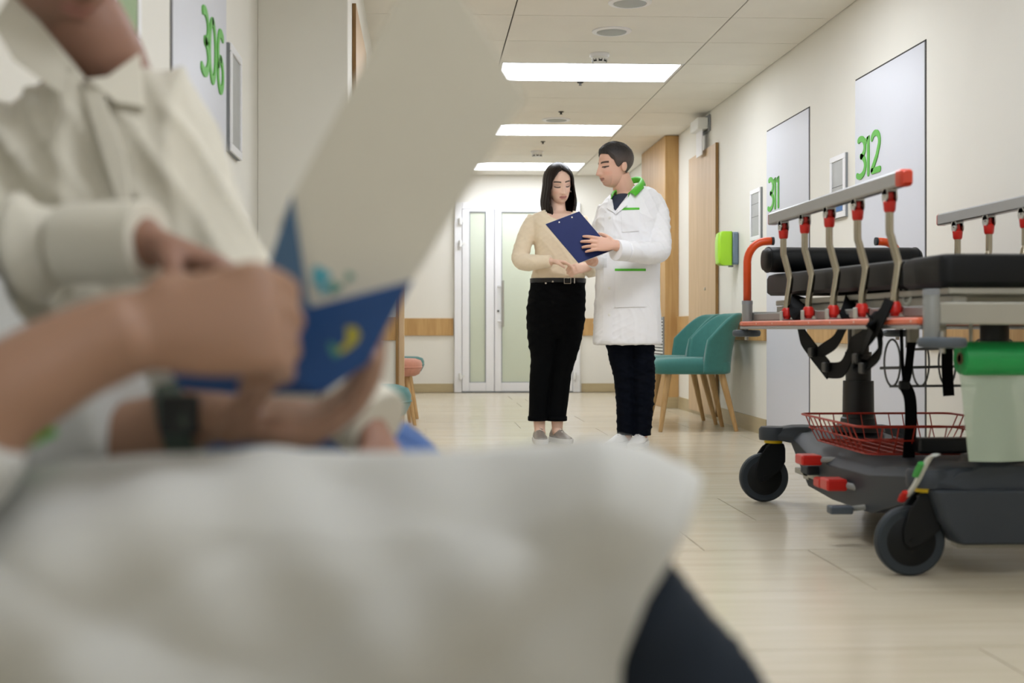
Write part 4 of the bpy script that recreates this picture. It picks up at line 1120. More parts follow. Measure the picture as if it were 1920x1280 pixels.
# trousers
tr = MB()
sect_px(Pw, [(521, 996, 1096, .104), (530, 995, 1097, .108), (560, 990, 1098, .118), (585, 987, 1097, .120), (603, 989, 1096, .112), (622, 1008, 1078, .10), (634, 1020, 1066, .085)], .1, tr)
def leg_px(mb, f, rows, dep, dys):
    R = []
    for (py, x0, x1), dp, dy in zip(rows, dep, dys):
        a, b = f(x0, py), f(x1, py); R.append(ring_h((a.x+b.x)/2, a.y+dy, a.z, (b.x-a.x)/2, dp, 0, 20, .95))
    mb.rings(R)
leg_px(tr, Pw, [(570, 991, 1046), (600, 987, 1046), (640, 990, 1044.5), (670, 995, 1040), (700, 993, 1034), (720, 992, 1031), (760, 992, 1027), (786, 991, 1025)], (.10, .115, .098, .078, .072, .07, .062, .058), (0, 0, 0, -.01, -.01, .0, .02, .02))
leg_px(tr, Pw, [(570, 1038, 1095), (600, 1038, 1097), (640, 1040, 1090), (670, 1037, 1081), (700, 1034, 1072), (720, 1033, 1070), (760, 1027, 1066), (786, 1025, 1062)], (.10, .115, .098, .078, .072, .07, .062, .058), (0, 0, 0, -.01, .0, .01, .03, .03))
tme = remeshed(tr, .006, 3, 'trousers')
wrinkle(tme, .012, (40, 55, 70), dirs=((.3, 0, 1), (-.3, .1, 1), (.6, .2, .8)), seed=14)
obj('trousers', tme, 'denim_black', wt, smooth=True)
for (px, hw, dy) in ((1008, 17.5, .02), (1043.5, 19, .03)):
    c = Pw(px, 786, dy); r_ = hw/FPX*WS
    MB().rings([ring_h(c.x, c.y, c.z+dz, r_*k, r_*k*1.02, 0, 20) for dz, k in ((.022, .99), (.018, 1.06), (-.004, 1.06), (-.008, 1.0), (-.006, .9), (.014, .9))], cap=False).build('trouser_cuff', 'denim_black', wt, smooth=True)
a, b = Pw(995, 526), Pw(1097, 526)
bl = MB().rings([ring_h((a.x+b.x)/2, WS, a.z+dz, (b.x-a.x)/2+k, .109+k, 0, 36) for dz, k in ((-.014, .001), (-.013, .005), (.013, .005), (.014, .001))], cap=False).build('belt', 'leather_black', wt, smooth='auto')
bc = Pw(1064, 526, -.125)
MB().tube([bc+Vector((sx*.020, .0, sz*.017)) for sx, sz in ((-1, -1), (1, -1), (1, 1), (-1, 1))], .0028, 8, close=True).build('buckle', 'silver', bl)
MB().cbox(Pw(1077, 526, -.117), (.006, .008, .034)).build('belt_loop', 'silver', bl, bevel=.001)
for px, py in ((1023, 531), (1036, 528), (999, 543)):
    c = Pw(px, py, -.10 if px > 1010 else -.03); MB().lathe([(.001, -.004), (.006, -.003), (.006, .003), (.001, .004)], c-Vector((0, .015, 0)), 12, axis='y').build('rivet', 'silver', wt, smooth=True)
shoe(wt, (Pw(1014, 829).x-.01, WS+.085, 0), (.02, -1, 0), .245, .092, 'shoe_silver', laces='silver')
shoe(wt, (Pw(1043, 829).x-.01, WS+.095, 0), (.32, -.95, 0), .245, .092, 'shoe_silver', laces='silver')
# hair
def zf(t, s):
    zb = -.236-.02*math.cos(s*2.2) - (.03 if s > 0 else 0)
    if t < .35: return .1289*math.cos(t/.35*PI/2)**.9
    return (t-.35)/.65*zb
def af(z):
    if z > 0: return .0+.091*math.sqrt(max(0, 1-(z/.129)**2.3))
    return .091+.018*min(1, -z/.10)-.015*max(0, (-z-.12)/.1)
def bf(z):
    if z > 0: return .0+.118*math.sqrt(max(0, 1-(z/.129)**2.3))
    return .116-.012*min(1, -z/.15)
def phi0(z, s):
    if z > .098: return 0
    k = min(1, (.098-z)/.05)
    base = (50 if s < 0 else 44)*k**.42
    if z < .04: base += 10*min(1, (.04-z)/.06)
    if z < -.06: base -= 14*min(1, (-.06-z)/.08)
    return base
hs = hair_sheet(hm, zf, af, bf, phi0, -.22, strand=.0035)
ho = hs.build('hair', 'hair_dark', wt, smooth=True)
md = ho.modifiers.new('thick', 'SOLIDIFY'); md.thickness = .012; md.offset = -1
for sx in (-1, 1):
    MB().lathe([(.001, -.0065), (.0055, -.003), (.0065, 0), (.0055, .003), (.001, .0065)], hm @ Vector((sx*.074, .004, -.048)), 12).build('earring', 'silver', wt, smooth=True)

# ---------------------------------------------------------------- person in white coat
mt = thing('person', 'person in long white coat with green collar, navy trousers, holding the navy clipboard', 'person', (Pm(1185, 836).x, MS, 0))
SKM = (.76, .46, .34)
mm = headM(Pm(1151, 312, .0), (-.90, -.34, -.10), .0, 1.09)
bd = MB()
stube(bd, [mm @ Vector((0, -.03, -.05)), Pm(1167, 345, .02), Pm(1174, 366, .04)], [.060, .062, .075], 5)
R = []
for (py, x0, x1, dep) in ((360, 1160, 1205, .055), (370, 1146, 1222, .08), (390, 1138, 1232, .10), (450, 1130, 1228, .105), (530, 1132, 1226, .105), (600, 1140, 1220, .09), (640, 1146, 1214, .08)):
    a, b = Pm(x0, py), Pm(x1, py); R.append(ring_h((a.x+b.x)/2, MS+.02, a.z, (b.x-a.x)/2, dep))
bd.rings(R)
for pts, rad in (([Pm(1224, 388, .0), Pm(1236, 430, -.05), Pm(1238, 470, -.12), Pm(1200, 472, -.28), Pm(1154, 461, -.372)], [.045, .044, .042, .036, .029]),
                 ([Pm(1140, 392, .06), Pm(1128, 440, .08), Pm(1130, 486, .04), Pm(1118, 490, -.10), Pm(1106, 488, -.20)], [.045, .044, .040, .034, .029]),
                 ([Pm(1165, 630, .02), Pm(1172, 700, .02), Pm(1176, 800, .03), Pm(1172, 822, .0)], [.06, .05, .04, .03]),
                 ([Pm(1208, 630, .02), Pm(1207, 700, .0), Pm(1205, 800, .0), Pm(1200, 822, -.04)], [.06, .05, .04, .03])):
    stube(bd, pts, rad, 6, 16)
hand(bd, Pm(1153, 459, -.378), (-1, .02, .06), (.05, .96, -.25), (0, .2, 1), curls=(6, 14, 10), thumb=(.7, .6, .3), sc=1.08, fr=1.1, spread=.28)
hand(bd, Pm(1110, 487, -.20), (-.9, -.3, .1), (0, -.2, 1), (-.2, -1, 0), curls=(30, 40, 30), sc=1.0)
ears(bd, mm, 1.0)
bme = skin_mesh('body', bd, .0035, mm, True, SKM, open_eye=True, lip=(.36, .16, .12))
obj('body', bme, 'skin', mt)
# undershirt
un = MB(); sect_px(Pm, [(362, 1158, 1196, .055, .02), (370, 1146, 1206, .075, .01), (384, 1136, 1212, .10, .0), (400, 1132, 1212, .11, .0), (430, 1130, 1212, .112, .0), (470, 1132, 1212, .105, .0)], .1, un)
obj('undershirt', remeshed(un, .007, 3, 'undershirt'), 'shirt_navy', mt, smooth=True)
# coat
ct = MB()
sect_px(Pm, [(345, 1178, 1208, .06, .04), (350, 1166, 1220, .08, .04), (358, 1152, 1232, .10, .035), (368, 1140, 1240, .115, .03), (380, 1130, 1244, .125, .02), (395, 1123, 1244, .132, .015), (412, 1119, 1243, .136, .01), (440, 1118, 1240, .134, .01), (480, 1117, 1238, .136, .01), (520, 1117, 1238, .138, .01), (560, 1116, 1238, .142, .01), (600, 1114, 1240, .148, .01), (642, 1112, 1241, .154, .01), (646, 1113, 1240, .15, .01)], .13, ct)
stube(ct, [Pm(1222, 374, .02), Pm(1233, 396, -.01), Pm(1237, 436, -.06), Pm(1237, 468, -.11), Pm(1222, 474, -.18), Pm(1195, 473, -.265), Pm(1172, 470, -.325)], [.062, .066, .064, .068, .066, .062, .060], 6, 22)
MB_c = [Pm(1172, 470, -.325), Pm(1154, 468.5, -.362)]
stube(ct, [Pm(1140, 388, .06), Pm(1128, 430, .08), Pm(1128, 480, .05), Pm(1122, 488, -.05), Pm(1113, 488, -.15)], [.058, .06, .058, .052, .045], 6, 22)
cme = remeshed(ct, .006, 4, 'coat')
wrinkle(cme, .013, (30, 42, 55), dirs=((.5, .3, 1), (-.6, .2, .8), (.9, .2, .25)), seed=21)
wrinkle(cme, .005, (48, 64), dirs=((.9, .3, .25), (-.4, .2, .6)), seed=5)
vn = [(1140, 335), (1147, 372), (1153, 394), (1163, 384), (1178, 364), (1186, 350), (1190, 335)]
cut(cme, lambda v: (v.normal.y < .3 and in_poly(*px_of(v.co), vn)) or v.co.z > Pm(1170, 349).z)
obj('coat', cme, 'coat_white', mt, smooth=True)
bv = bvh_of(cme)
MB().tube(MB_c, [.060, .062], 24).build('cuff', 'coat_white', mt, smooth='auto', bevel=.004)
patch(bv, [(1165, 394), (1199, 393), (1198, 433), (1166, 435)], 10, 10, .005).build('breast_pocket', 'coat_white', mt, smooth='auto')
pk = patch(bv, [(1153, 508), (1211, 508), (1210, 575), (1153, 576)], 12, 12, .006).build('side_pocket', 'coat_white', mt, smooth='auto')
patch(bv, [(1165, 389.3), (1199, 389), (1199, 393), (1165, 393.6)], 10, 2, .007).build('breast_pocket_trim', 'coat_green', mt, smooth='auto')
patch(bv, [(1153, 503.5), (1211, 503.5), (1211, 507.8), (1153, 507.5)], 12, 2, .008).build('side_pocket_trim', 'coat_green', mt, smooth='auto')
patch(bv, [(1133, 400), (1150, 397), (1148, 640), (1130, 640)], 3, 40, .004).build('placket', 'coat_white', mt, smooth='auto')
for py in (408, 446, 540, 590):
    d = ray(1145-py*.005, py).normalized(); h = bv.ray_cast(CAMP, d)
    if h[0]: MB().lathe([(.001, -.0095), (.008, -.0085), (.008, -.004), (.001, -.003)], h[0], 14, axis='y').build('button', 'paper_white', mt, smooth='auto')
# lapels
lp = patch(bv, [(1141, 372), (1148, 374), (1153, 400), (1138, 390)], 5, 6, .012); lp.build('lapel', 'coat_white', mt, smooth='auto')
lp = patch(bv, [(1161, 386), (1178, 364), (1177, 384), (1154, 402)], 5, 6, .014); lp.build('lapel', 'coat_white', mt, smooth='auto')
# green collar strip round the neck
inn = catmull([Pm(1156, 358, -.02), Pm(1160, 350, .06), Pm(1174, 340, .12), Pm(1190, 334, .13), Pm(1200, 334, .08), Pm(1199, 340, .0), Pm(1190, 350, -.05), Pm(1177, 363, -.085)], 5)
out = catmull([Pm(1143, 377, -.06), Pm(1148, 360, .07), Pm(1166, 346, .15), Pm(1192, 339, .17), Pm(1209, 343, .10), Pm(1210, 350, -.01), Pm(1203, 356, -.08), Pm(1192, 367, -.125)], 5)
G = [[p+Vector((0, .0, -.03)), p, p*.8+q*.2+Vector((0, 0, .012)), p*.45+q*.55+Vector((0, -.002, .012)), q] for p, q in zip(inn, out)]
co = MB().grid(G).build('collar', 'coat_green', mt, smooth=True)
md = co.modifiers.new('t', 'SOLIDIFY'); md.thickness = .004
# trousers
tr = MB()
leg_px(tr, Pm, [(620, 1136, 1190), (645, 1137, 1188), (680, 1144, 1190), (700, 1150, 1191), (715, 1153, 1192), (760, 1157, 1193), (815, 1158, 1192)], (.10, .098, .086, .08, .08, .076, .078), (.02, .02, .02, .02, .03, .03, .03))
leg_px(tr, Pm, [(620, 1182, 1236), (645, 1180, 1228), (680, 1182, 1227), (700, 1184, 1228), (715, 1186, 1228), (760, 1189, 1225), (816, 1187, 1220)], (.10, .098, .086, .08, .08, .076, .076), (.02, .02, .0, .0, .0, .0, .0))
a, b = Pm(1136, 625), Pm(1236, 625); tr.rings([ring_h((a.x+b.x)/2, MS+.02, a.z+dz, (b.x-a.x)/2, .11) for dz in (.06, -.03)])
tme = remeshed(tr, .0065, 3, 'trousers')
wrinkle(tme, .014, (45, 60, 75), dirs=((.2, 0, 1), (-.35, .1, 1), (.5, .2, .9)), seed=31)
obj('trousers', tme, 'denim_navy', mt, smooth=True)
shoe(mt, (Pm(1178, 836).x+.01, MS+.10, 0), (-.50, -.86, 0), .29, .105, 'shoe_white', laces='sole_dark')
shoe(mt, (Pm(1208, 836).x, MS+.06, 0), (-.34, -.94, 0), .29, .105, 'shoe_white', laces='sole_dark')
# short hair with faded sides
def short_hair(M, hl, thick, seed, name, parent, m, topc, sidec):
    rs = np.random.RandomState(seed); hg = head_grid(True)
    nph, nt = 140, 46; V = []; C = []
    dirs = hg/np.linalg.norm(hg, axis=-1, keepdims=True); rad = np.linalg.norm(hg, axis=-1)
    nth, npp = rad.shape
    for i in range(nt+1):
        row = []
        for j in range(nph):
            ph = 2*PI*j/nph; te = hl(ph)*(i/nt)
            te2 = .02+te; fi = (te2-.02)/(PI-.04)*(nth-1); fj = ph/(2*PI)*npp
            r = rad[min(int(round(fi)), nth-1), int(round(fj)) % npp]
            edge = min(1, (1-i/nt)*5); topf = max(0, math.cos(te2*.9))
            th_ = thick*(.12+.88*edge**.6)*(.30+.70*topf**.8)+rs.randn()*.0016*topf
            d = Vector((math.sin(te2)*math.sin(ph), math.sin(te2)*math.cos(ph), math.cos(te2)))
            row.append(M @ (d*(r+th_+.001)))
            k = max(0, min(1, (te2-.75)/.55)); C.append([topc[q]*(1-k)+sidec[q]*k for q in range(3)]+[1])
        V.append(row)
    mb = MB(); n = nph; vs_ = [p for r in V for p in r]
    mb.add(vs_, [(i*n+j, (i+1)*n+j, (i+1)*n+(j+1) % n, i*n+(j+1) % n) for i in range(nt) for j in range(n)]+[tuple(range(n))])
    me = mb.mesh(name); at = me.color_attributes.new('Col', 'FLOAT_COLOR', 'POINT')
    at.data.foreach_set('color', np.array(C, dtype=np.float32).ravel())
    o = obj(name, me, m, parent, smooth=True); return o
def hl_m(ph):
    a = abs((ph+PI) % (2*PI)-PI)   # 0 front .. pi back
    d = math.degrees(a)
    xs = [0, 25, 42, 52, 62, 74, 84, 96, 104, 125, 150, 180]; ys = [44, 45, 48, 60, 66, 92, 98, 86, 92, 118, 124, 126]
    return math.radians(np.interp(d, xs, ys))
short_hair(mm, hl_m, .021, 4, 'hair', mt, 'hair_short', (.018, .015, .014), (.085, .062, .052))
# ---------------------------------------------------------------- navy clipboard between them
CY_ = MS-.345
cq = [on_y(1023, 420, CY_+.03), on_y(1086, 396, CY_+.045), on_y(1150, 466, CY_+.0), on_y(1085, 493, CY_-.015)]
n_ = (cq[1]-cq[0]).cross(cq[3]-cq[0]).normalized(); n_ = n_ if n_.y < 0 else -n_
cq[2] = cq[1]+(cq[3]-cq[0])
cl = tag(MB().prism(cq, -n_*.0035).build('clipboard', 'clip_navy', None, bevel=.001), 'navy blue clipboard held up between the two standing people', 'clipboard')
MB().prism([p-n_*.004+(sum(cq, Vector())/4-p)*-.012 for p in cq], -n_*.003).build('paper_stack', 'paper_white', cl)
for u in (.34, .72):
    c = cq[0]+(cq[1]-cq[0])*u+(cq[3]-cq[0])*.065
    MB().cyl(c+n_*.0002, c+n_*.003, .006, .004, 14).build('rivet', 'silver', cl, smooth='auto')
c = cq[0]+(cq[1]-cq[0])*.53+(cq[3]-cq[0])*.05
u_ = (cq[1]-cq[0]).normalized(); v_ = (cq[3]-cq[0]).normalized()
MB().prism([c-u_*.05-v_*.012-n_*.0075, c+u_*.05-v_*.012-n_*.0075, c+u_*.05+v_*.018-n_*.0075, c-u_*.05+v_*.018-n_*.0075], -n_*.01).build('clip', 'silver', cl, bevel=.003)
# ================================================================ seated pair in the foreground
def plane_pt(px, py, O, N):
    d = ray(px, py); return CAMP+d*((O-CAMP).dot(N)/d.dot(N))
YA, YBp = 1.02, 1.62
fa = lambda px, py, Y=YA: on_y(px, py, Y)
# seats (hidden under the two sitters)
make_stool('round stool under the seated person in white coat', 'teal_fabric', (-.46, 1.12, 0)).scale = (1, 1, .74)
make_stool('round stool under the seated person in cream shirt', 'teal_fabric', (-.46, 1.72, 0)).scale = (1, 1, .92)
# ---------------------------------------------------------------- near person: white coat, bare forearm
pa_ = thing('person', 'seated person in white coat with rolled sleeves and dark trousers, pointing into the blue folder', 'person', (-.46, 1.12, 0))
SKA = (.33, .19, .125)
hA = headM(Vector((-.50, 1.12, 1.33)), (.93, .25, -.25), 0, 1.02)
bd = MB()
stube(bd, [hA @ Vector((0, -.02, -.06)), Vector((-.54, 1.12, 1.20)), Vector((-.55, 1.12, 1.13))], [.055, .054, .07], 5)
bd.rings([ring_h(-.55, 1.12, z, a, b) for z, a, b in ((1.14, .06, .08), (1.10, .085, .15), (1.0, .095, .16), (.8, .09, .145), (.6, .11, .16), (.52, .10, .15))])
W_ = fa(330, 592, 1.03)
stube(bd, [Vector((-.52, .96, 1.04)), Vector((-.50, .92, .85)), fa(-160, 835, .94), fa(0, 745, .96), fa(140, 665, .985), fa(250, 622, 1.0)], [.045, .044, .042, .041, .037, .034], 6, 18)
hand(bd, fa(250, 620, 1.0), (.97, .12, .10), (.05, .92, -.30), (-.1, .3, .95), curls=(62, 78, 40), thumb=(.25, .8, .5), sc=1.2, fr=1.12)
# left arm: forearm with watch, hand under the folder, fingers up
stube(bd, [Vector((-.54, 1.25, 1.02)), Vector((-.53, 1.28, .82)), fa(100, 840, 1.27), fa(240, 818, 1.25), fa(340, 788, 1.23), fa(400, 778, 1.225)], [.045, .044, .042, .036, .031, .029], 6, 18)
hand(bd, fa(395, 780, 1.225), (.97, -.08, -.06), (.12, -.25, 1), (.1, -1, -.2), curls=(36, 30, 14), thumb=(.35, .9, .3), sc=1.2, fr=1.15)
for (y, z0) in ((1.02, .53), (1.24, .50)):
    stube(bd, [Vector((-.46, y, .50)), Vector((-.1, y, z0-.03)), Vector((.08, y, z0-.06)), Vector((.16, y, .30)), Vector((.34, y, .07))], [.06, .045, .04, .035, .032], 5, 16)
ears(bd, hA)
obj('body', skin_mesh('body', bd, .005, hA, True, SKA), 'skin', pa_)
short_hair(hA, hl_m, .018, 8, 'hair', pa_, 'hair_short', (.02, .015, .012), (.04, .03, .025))
# trousers
tr = MB(); kn = fa(1158, 1075, 1.0)
stube(tr, [Vector((-.44, 1.05, .455)), Vector((-.1, 1.03, .475)), Vector((kn.x-.05, 1.02, .485)), kn+Vector((.01, 0, -.05)), Vector((kn.x+.15, .99, .27)), Vector((.43, .985, .09))], [.085, .074, .064, .062, .064, .066], 6, 22)
stube(tr, [Vector((-.44, 1.24, .47)), Vector((-.1, 1.24, .46)), Vector((.10, 1.25, .44)), Vector((.14, 1.25, .38)), Vector((.22, 1.25, .25)), Vector((.30, 1.25, .09))], [.09, .078, .066, .062, .064, .066], 6, 22)
tme = remeshed(tr, .010, 3, 'trousers'); wrinkle(tme, .012, (40, 60), seed=3); obj('trousers', tme, 'trouser_grey', pa_, smooth=True)
shoe(pa_, (.40, .985, 0), (1, -.05, 0), .28, .10, 'shoe_white'); shoe(pa_, (.27, 1.25, 0), (1, .05, 0), .28, .10, 'shoe_white')
# coat torso with short rolled sleeves
ct = MB()
ct.rings([ring_h(-.545, 1.12, z, a, b) for z, a, b in ((1.16, .07, .09), (1.12, .10, .165), (1.06, .118, .185), (.95, .125, .185), (.8, .125, .18), (.65, .13, .18), (.52, .128, .19))])
stube(ct, [Vector((-.53, .98, 1.06)), Vector((-.515, .935, .95)), Vector((-.50, .92, .86)), fa(-170, 835, .945), fa(-80, 790, .955)], [.065, .068, .066, .062, .060], 5, 22)
stube(ct, [Vector((-.54, 1.25, 1.05)), Vector((-.53, 1.28, .92)), Vector((-.52, 1.29, .78)), fa(60, 825, 1.28), fa(190, 800, 1.265), fa(245, 795, 1.255)], [.065, .068, .066, .062, .062, .060], 5, 22)
cme = remeshed(ct, .009, 3, 'coat'); wrinkle(cme, .014, (30, 45, 60), seed=17); obj('coat', cme, 'coat_near', pa_, smooth=True)
# coat skirt draped over the thighs: grid from the far side, over the ridge, down the near side
ridge = [(-420, 900), (-200, 900), (0, 893), (120, 862), (300, 848), (480, 842), (700, 844), (900, 848), (1080, 853), (1220, 864), (1290, 880), (1318, 898)]
redge = [(1318, 898), (1290, 960), (1258, 1030), (1215, 1130), (1170, 1260), (1140, 1380), (1118, 1480)]
def interp(P, t):
    xs = np.linspace(0, 1, len(P)); return float(np.interp(t, xs, [p[0] for p in P])), float(np.interp(t, xs, [p[1] for p in P]))
nv, nu = 90, 54; G = []
for i in range(nu+1):
    u = -.42+1.42*i/nu; row = []
    for j in range(nv+1):
        v = j/nv; rx, ry = interp(ridge, v)
        if u <= 0:
            p = fa(rx, ry, YA); k = -u/.42
            q = p+Vector((0, .30*k, -.004*k*8-.05*k*k)); q.x -= .05*k*v
        else:
            ex, ey = interp(redge, u); bx = rx+(ex-1318)*v**1.5; by = 898+(ey-898)*1.0
            py = ry+(by-898)
            Y = YA-.135*(1-(1-min(1, u*1.15))**2.2)+.05*u*u
            q = fa(bx, py, Y)
        G.append(None) if False else row.append(q)
    G.append(row)
mb = MB().grid(G); me = mb.mesh('coat_skirt')
# large diagonal folds along the normal
p = coords(me); n_ = normals(me)
if n_[:, 2].mean() < 0: n_ = -n_
X, Z, Yv = p[:, 0], p[:, 2], p[:, 1]
def fold(d, f, ph, sh): s_ = d[0]*X+d[1]*Z+d[2]*Yv; return np.maximum(0, np.sin(s_*f+ph+.5*np.sin(X*9+Z*7)))**sh
env = np.clip((YA+.02-Yv)/.04, 0, 1)
h = .040*fold((.45, 1, 0), 22, .4, 1.2)+.026*fold((-.65, 1, .3), 25, 1.9, 1.2)+.022*fold((1, .35, 0), 15, 2.2, 1.1)+.004*np.sin(X*60+Z*35)
setco(me, p+n_*((h*.80-.018)*(.02+.98*env)*np.clip((.235-X)/.10, .05, 1))[:, None])
cs = obj('coat_skirt', me, 'coat_near', pa_, smooth=True)
md = cs.modifiers.new('t', 'SOLIDIFY'); md.thickness = .004
# hem seam running diagonally, and green pocket trim
MB().tube([fa(*q_) for q_ in ()] or [fa(-30, 868, 1.0), fa(30, 842, 1.0), fa(100, 808, 1.0)], [(.010, .004)]*3, 10).build('pocket_trim', 'coat_green', pa_, smooth=True)
# watch
wv = (fa(360, 783, 1.23)-fa(318, 793, 1.235)).normalized(); wc = fa(338, 788, 1.23)
wt_ = MB().rings([[wc+wv*h_+(Vector((0, 1, 0))*math.cos(a)+wv.cross(Vector((0, 1, 0)))*math.sin(a))*.0355 for a in [2*PI*i/24 for i in range(24)]] for h_ in (-.014, .014)], cap=False).build('watch_strap', 'watch_strap', pa_, smooth='auto')
md = wt_.modifiers.new('t', 'SOLIDIFY'); md.thickness = .004; md.offset = 1
MB().cbox(wc+Vector((.006, -.036, .008)), (.038, .010, .038)).build('watch_case', 'watch_black', wt_, bevel=.004)
# ---------------------------------------------------------------- second person: cream shirt
pb2 = thing('person', 'seated person in open-collared cream shirt and blue jeans, behind the blue folder', 'person', (-.44, 1.7, 0))
SKB = (.30, .16, .11)
fb_ = lambda px, py, Y=YBp: on_y(px, py, Y)
hB = headM(fb_(118, -120, 1.60), (.55, -.62, -.50), .05, 1.0)
bd = MB()
stube(bd, [hB @ Vector((0, -.02, -.06)), fb_(170, 70, 1.64), fb_(190, 150, 1.68)], [.058, .056, .07], 5)
bd.rings([ring_h(x, y, z, a, b) for z, x, y, a, b in ((1.03, -.42, 1.68, .07, .06), (.99, -.42, 1.69, .13, .08), (.85, -.42, 1.70, .13, .09), (.65, -.44, 1.72, .12, .10), (.54, -.45, 1.72, .15, .12))])
stube(bd, [fb_(-40, 300, 1.64), fb_(-160, 520, 1.52), fb_(-20, 490, 1.42), fb_(150, 458, 1.36), fb_(285, 455, 1.32)], [.04, .04, .036, .032, .028], 6, 16)
hand(bd, fb_(285, 456, 1.32), (.92, -.1, -.35), (.1, -.1, -1), (.3, -1, .1), curls=(25, 35, 20), sc=1.0)
stube(bd, [fb_(312, 260, 1.68), fb_(395, 450, 1.64), fb_(475, 630, 1.56), fb_(620, 745, 1.46), fb_(690, 800, 1.42)], [.04, .04, .036, .032, .028], 6, 16)
hand(bd, fb_(695, 803, 1.42), (.5, -.3, -.8), (-.6, .2, -.4), (-.3, -1, 0), curls=(30, 40, 30), sc=.95)
for (x0, y0, x1, y1) in ((-.44, 1.66, -.03, 1.56), (-.44, 1.80, -.03, 1.78)):
    stube(bd, [Vector((x0, y0, .53)), Vector((x1-.1, y1, .50)), Vector((x1, y1, .46)), Vector((x1+.04, y1, .25)), Vector((x1+.04, y1, .07))], [.07, .06, .05, .045, .035], 5, 14)
obj('body', skin_mesh('body', bd, .006, hB, True, SKB), 'skin', pb2)
short_hair(hB, hl_m, .02, 9, 'hair', pb2, 'hair_short', (.02, .013, .01), (.03, .02, .015))
sh = MB()
sh.rings([ring_h(x, y, z, a, b) for z, x, y, a, b in (
    (fb_(0, 118).z, fb_(195, 0).x, 1.68, .062, .07), (fb_(0, 150).z, fb_(190, 0).x, 1.68, .105, .085), (fb_(0, 190).z, fb_(180, 0).x, 1.68, .128, .10), (fb_(0, 260).z, fb_(175, 0).x, 1.68, .150, .115), (.86, fb_(175, 0).x, 1.68, .168, .125), (.75, fb_(170, 0).x, 1.69, .165, .125), (.62, fb_(150, 0).x, 1.71, .16, .12), (.52, fb_(120, 0).x, 1.72, .17, .13))])
stube(sh, [fb_(312, 245, 1.68), fb_(352, 330, 1.67), fb_(398, 450, 1.64), fb_(470, 620, 1.56), fb_(570, 710, 1.49), fb_(640, 748, 1.455)], [.060, .062, .060, .056, .050, .047], 6, 20)
stube(sh, [fb_(-20, 260, 1.66), fb_(-80, 380, 1.58), fb_(-100, 520, 1.50), fb_(-50, 500, 1.43), fb_(60, 470, 1.385), fb_(125, 458, 1.365)], [.062, .064, .060, .058, .052, .046], 6, 20)
sme = remeshed(sh, .009, 3, 'shirt')
wrinkle(sme, .045, (30, 26), dirs=((.85, .1, .5), (.97, .1, -.1)), seed=8)
wrinkle(sme, .020, (62, 75), dirs=((1, .1, .3), (.9, .2, .55)), seed=18)
cut(sme, lambda v: v.normal.y < .2 and in_poly(*px_of(v.co), [(90, 0), (120, 90), (165, 165), (200, 140), (255, 90), (260, 0)]))
obj('shirt', sme, 'shirt_cream', pb2, smooth=True)
for pts, r_ in (([fb_(125, 458, 1.362), fb_(200, 455, 1.345), fb_(282, 453, 1.325)], .044), ([fb_(640, 748, 1.452), fb_(690, 785, 1.43), fb_(712, 800, 1.42)], .044)):
    o = MB().tube(pts, r_, 24, cap=True).build('cuff', 'shirt_cream', pb2, smooth='auto', bevel=.004)
# collar wings
def wing(P, nm='collar'):
    n = (P[1]-P[0]).cross(P[2]-P[0]).normalized(); n = n if n.y < 0 else -n
    o = MB().prism([p+n*.004 for p in P], -n*.006).build(nm, 'shirt_cream', pb2, bevel=.003)
wing([fb_(20, -10, 1.60), fb_(70, 40, 1.58), fb_(160, 150, 1.57), fb_(120, 175, 1.565), fb_(30, 110, 1.565), fb_(-10, 40, 1.57)])
wing([fb_(262, 100, 1.62), fb_(272, 205, 1.585), fb_(215, 195, 1.57), fb_(158, 150, 1.565), fb_(200, 145, 1.575)])
wing([fb_(150, 155, 1.575), fb_(190, 165, 1.57), fb_(235, 290, 1.555), fb_(255, 430, 1.55), fb_(235, 430, 1.55), fb_(190, 280, 1.555)], 'placket')
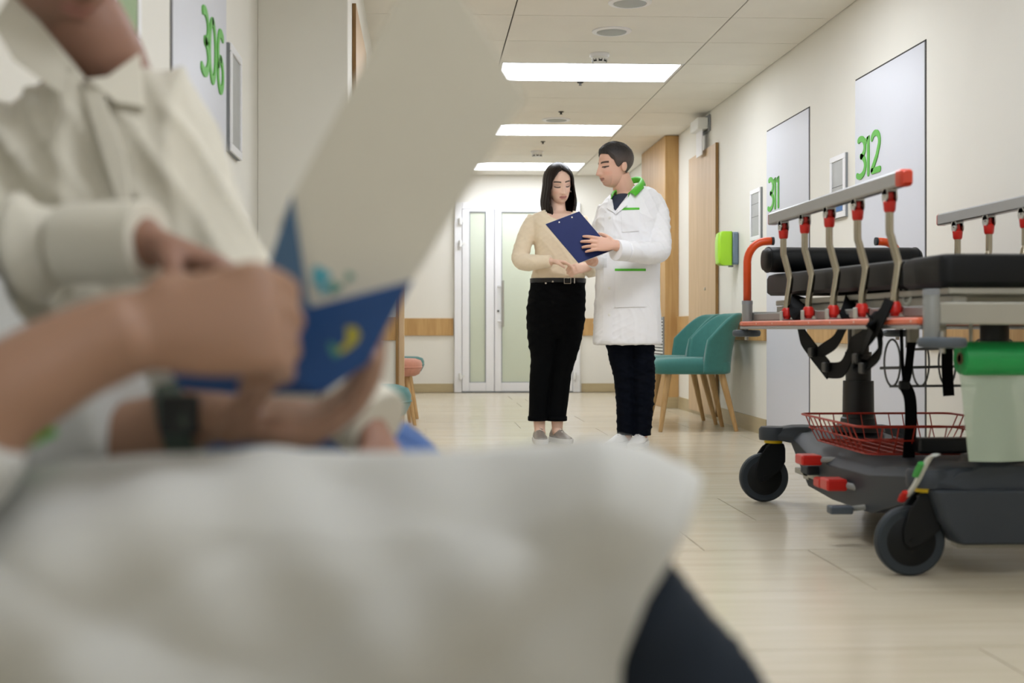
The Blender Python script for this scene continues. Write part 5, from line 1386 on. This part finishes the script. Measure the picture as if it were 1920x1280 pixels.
# jeans
tr = MB()
for (x0, y0, x1, y1) in ((-.44, 1.66, .005, 1.56), (-.44, 1.80, .005, 1.78)):
    stube(tr, [Vector((x0, y0, .545)), Vector((x1-.12, y1, .515)), Vector((x1-.02, y1, .475)), Vector((x1+.02, y1, .38)), Vector((x1+.03, y1, .2)), Vector((x1+.04, y1, .08))], [.085, .073, .066, .062, .058, .056], 5, 18)
tme = remeshed(tr, .010, 3, 'trousers'); wrinkle(tme, .012, (40, 60), seed=13); obj('trousers', tme, 'denim_blue', pb2, smooth=True)
for y in (1.56, 1.78): shoe(pb2, (.03, y, 0), (1, 0, 0), .27, .10, 'shoe_white')
# ---------------------------------------------------------------- the folder
def slab(O, N, poly, th, name, m, parent=None):
    P = [plane_pt(x, y, O, N) for x, y in poly]; return MB().prism(P, N*th).build(name, m, parent, bevel=.0012)
O1 = fa(770, 400, 1.17); N1 = Vector((.10, 1, -.16)).normalized()
fo = thing('document_folder', 'open blue folder with a large cream sheet, held by the seated pair', 'folder', tuple(fa(600, 735, 1.14)))
slab(O1, N1, [(802, -105), (985, 182), (764, 541), (600, 640), (560, 600), (520, 420)], .0012, 'cream_sheet', 'folder_cream', fo)
O2 = O1-N1*.006
tri = slab(O2, N1, [(548, 362), (496, 518), (520, 600), (600, 620), (577, 560)], .0012, 'cover_flap', 'folder_slate', fo)
N3 = Vector((.12, 1, .22)).normalized(); O3 = fa(640, 620, 1.135)
lo_ = slab(O3, N3, [(775, 525), (690, 682), (606, 738), (500, 698), (430, 720), (470, 640), (560, 588), (580, 576)], .0018, 'blue_pocket', 'folder_blue', fo)
slab(O3+N3*.03, N3, [(318, 696), (470, 690), (600, 700), (600, 740), (430, 738), (340, 730)], .0018, 'back_cover', 'folder_blue', fo)
def pr(poly, m, O, N, par): slab(O-N*.0012, N, poly, .001, 'print', m, par)
pr([(648, 612), (668, 612), (676, 628), (668, 644), (654, 655), (642, 664), (632, 655), (646, 644), (650, 630)], 'print_yellow', O3, N3, lo_)
pr([(616, 640), (630, 646), (640, 664), (630, 672), (618, 660)], 'print_leaf', O3, N3, lo_)
cs_ = fo.children[0]
O1b = O1-N1*.0004
for (cx_, cy_, r_, m) in ((600, 516, 17, 'print_teal'), (628, 538, 11, 'print_leaf'), (655, 518, 8, 'print_leaf'), (608, 540, 11, 'print_teal')):
    pr([(cx_+r_*(1+.25*math.cos(3*a))*math.cos(a), cy_+r_*(1+.25*math.cos(3*a))*math.sin(a)) for a in [2*PI*i/18 for i in range(18)]], m, O1b, N1, cs_)
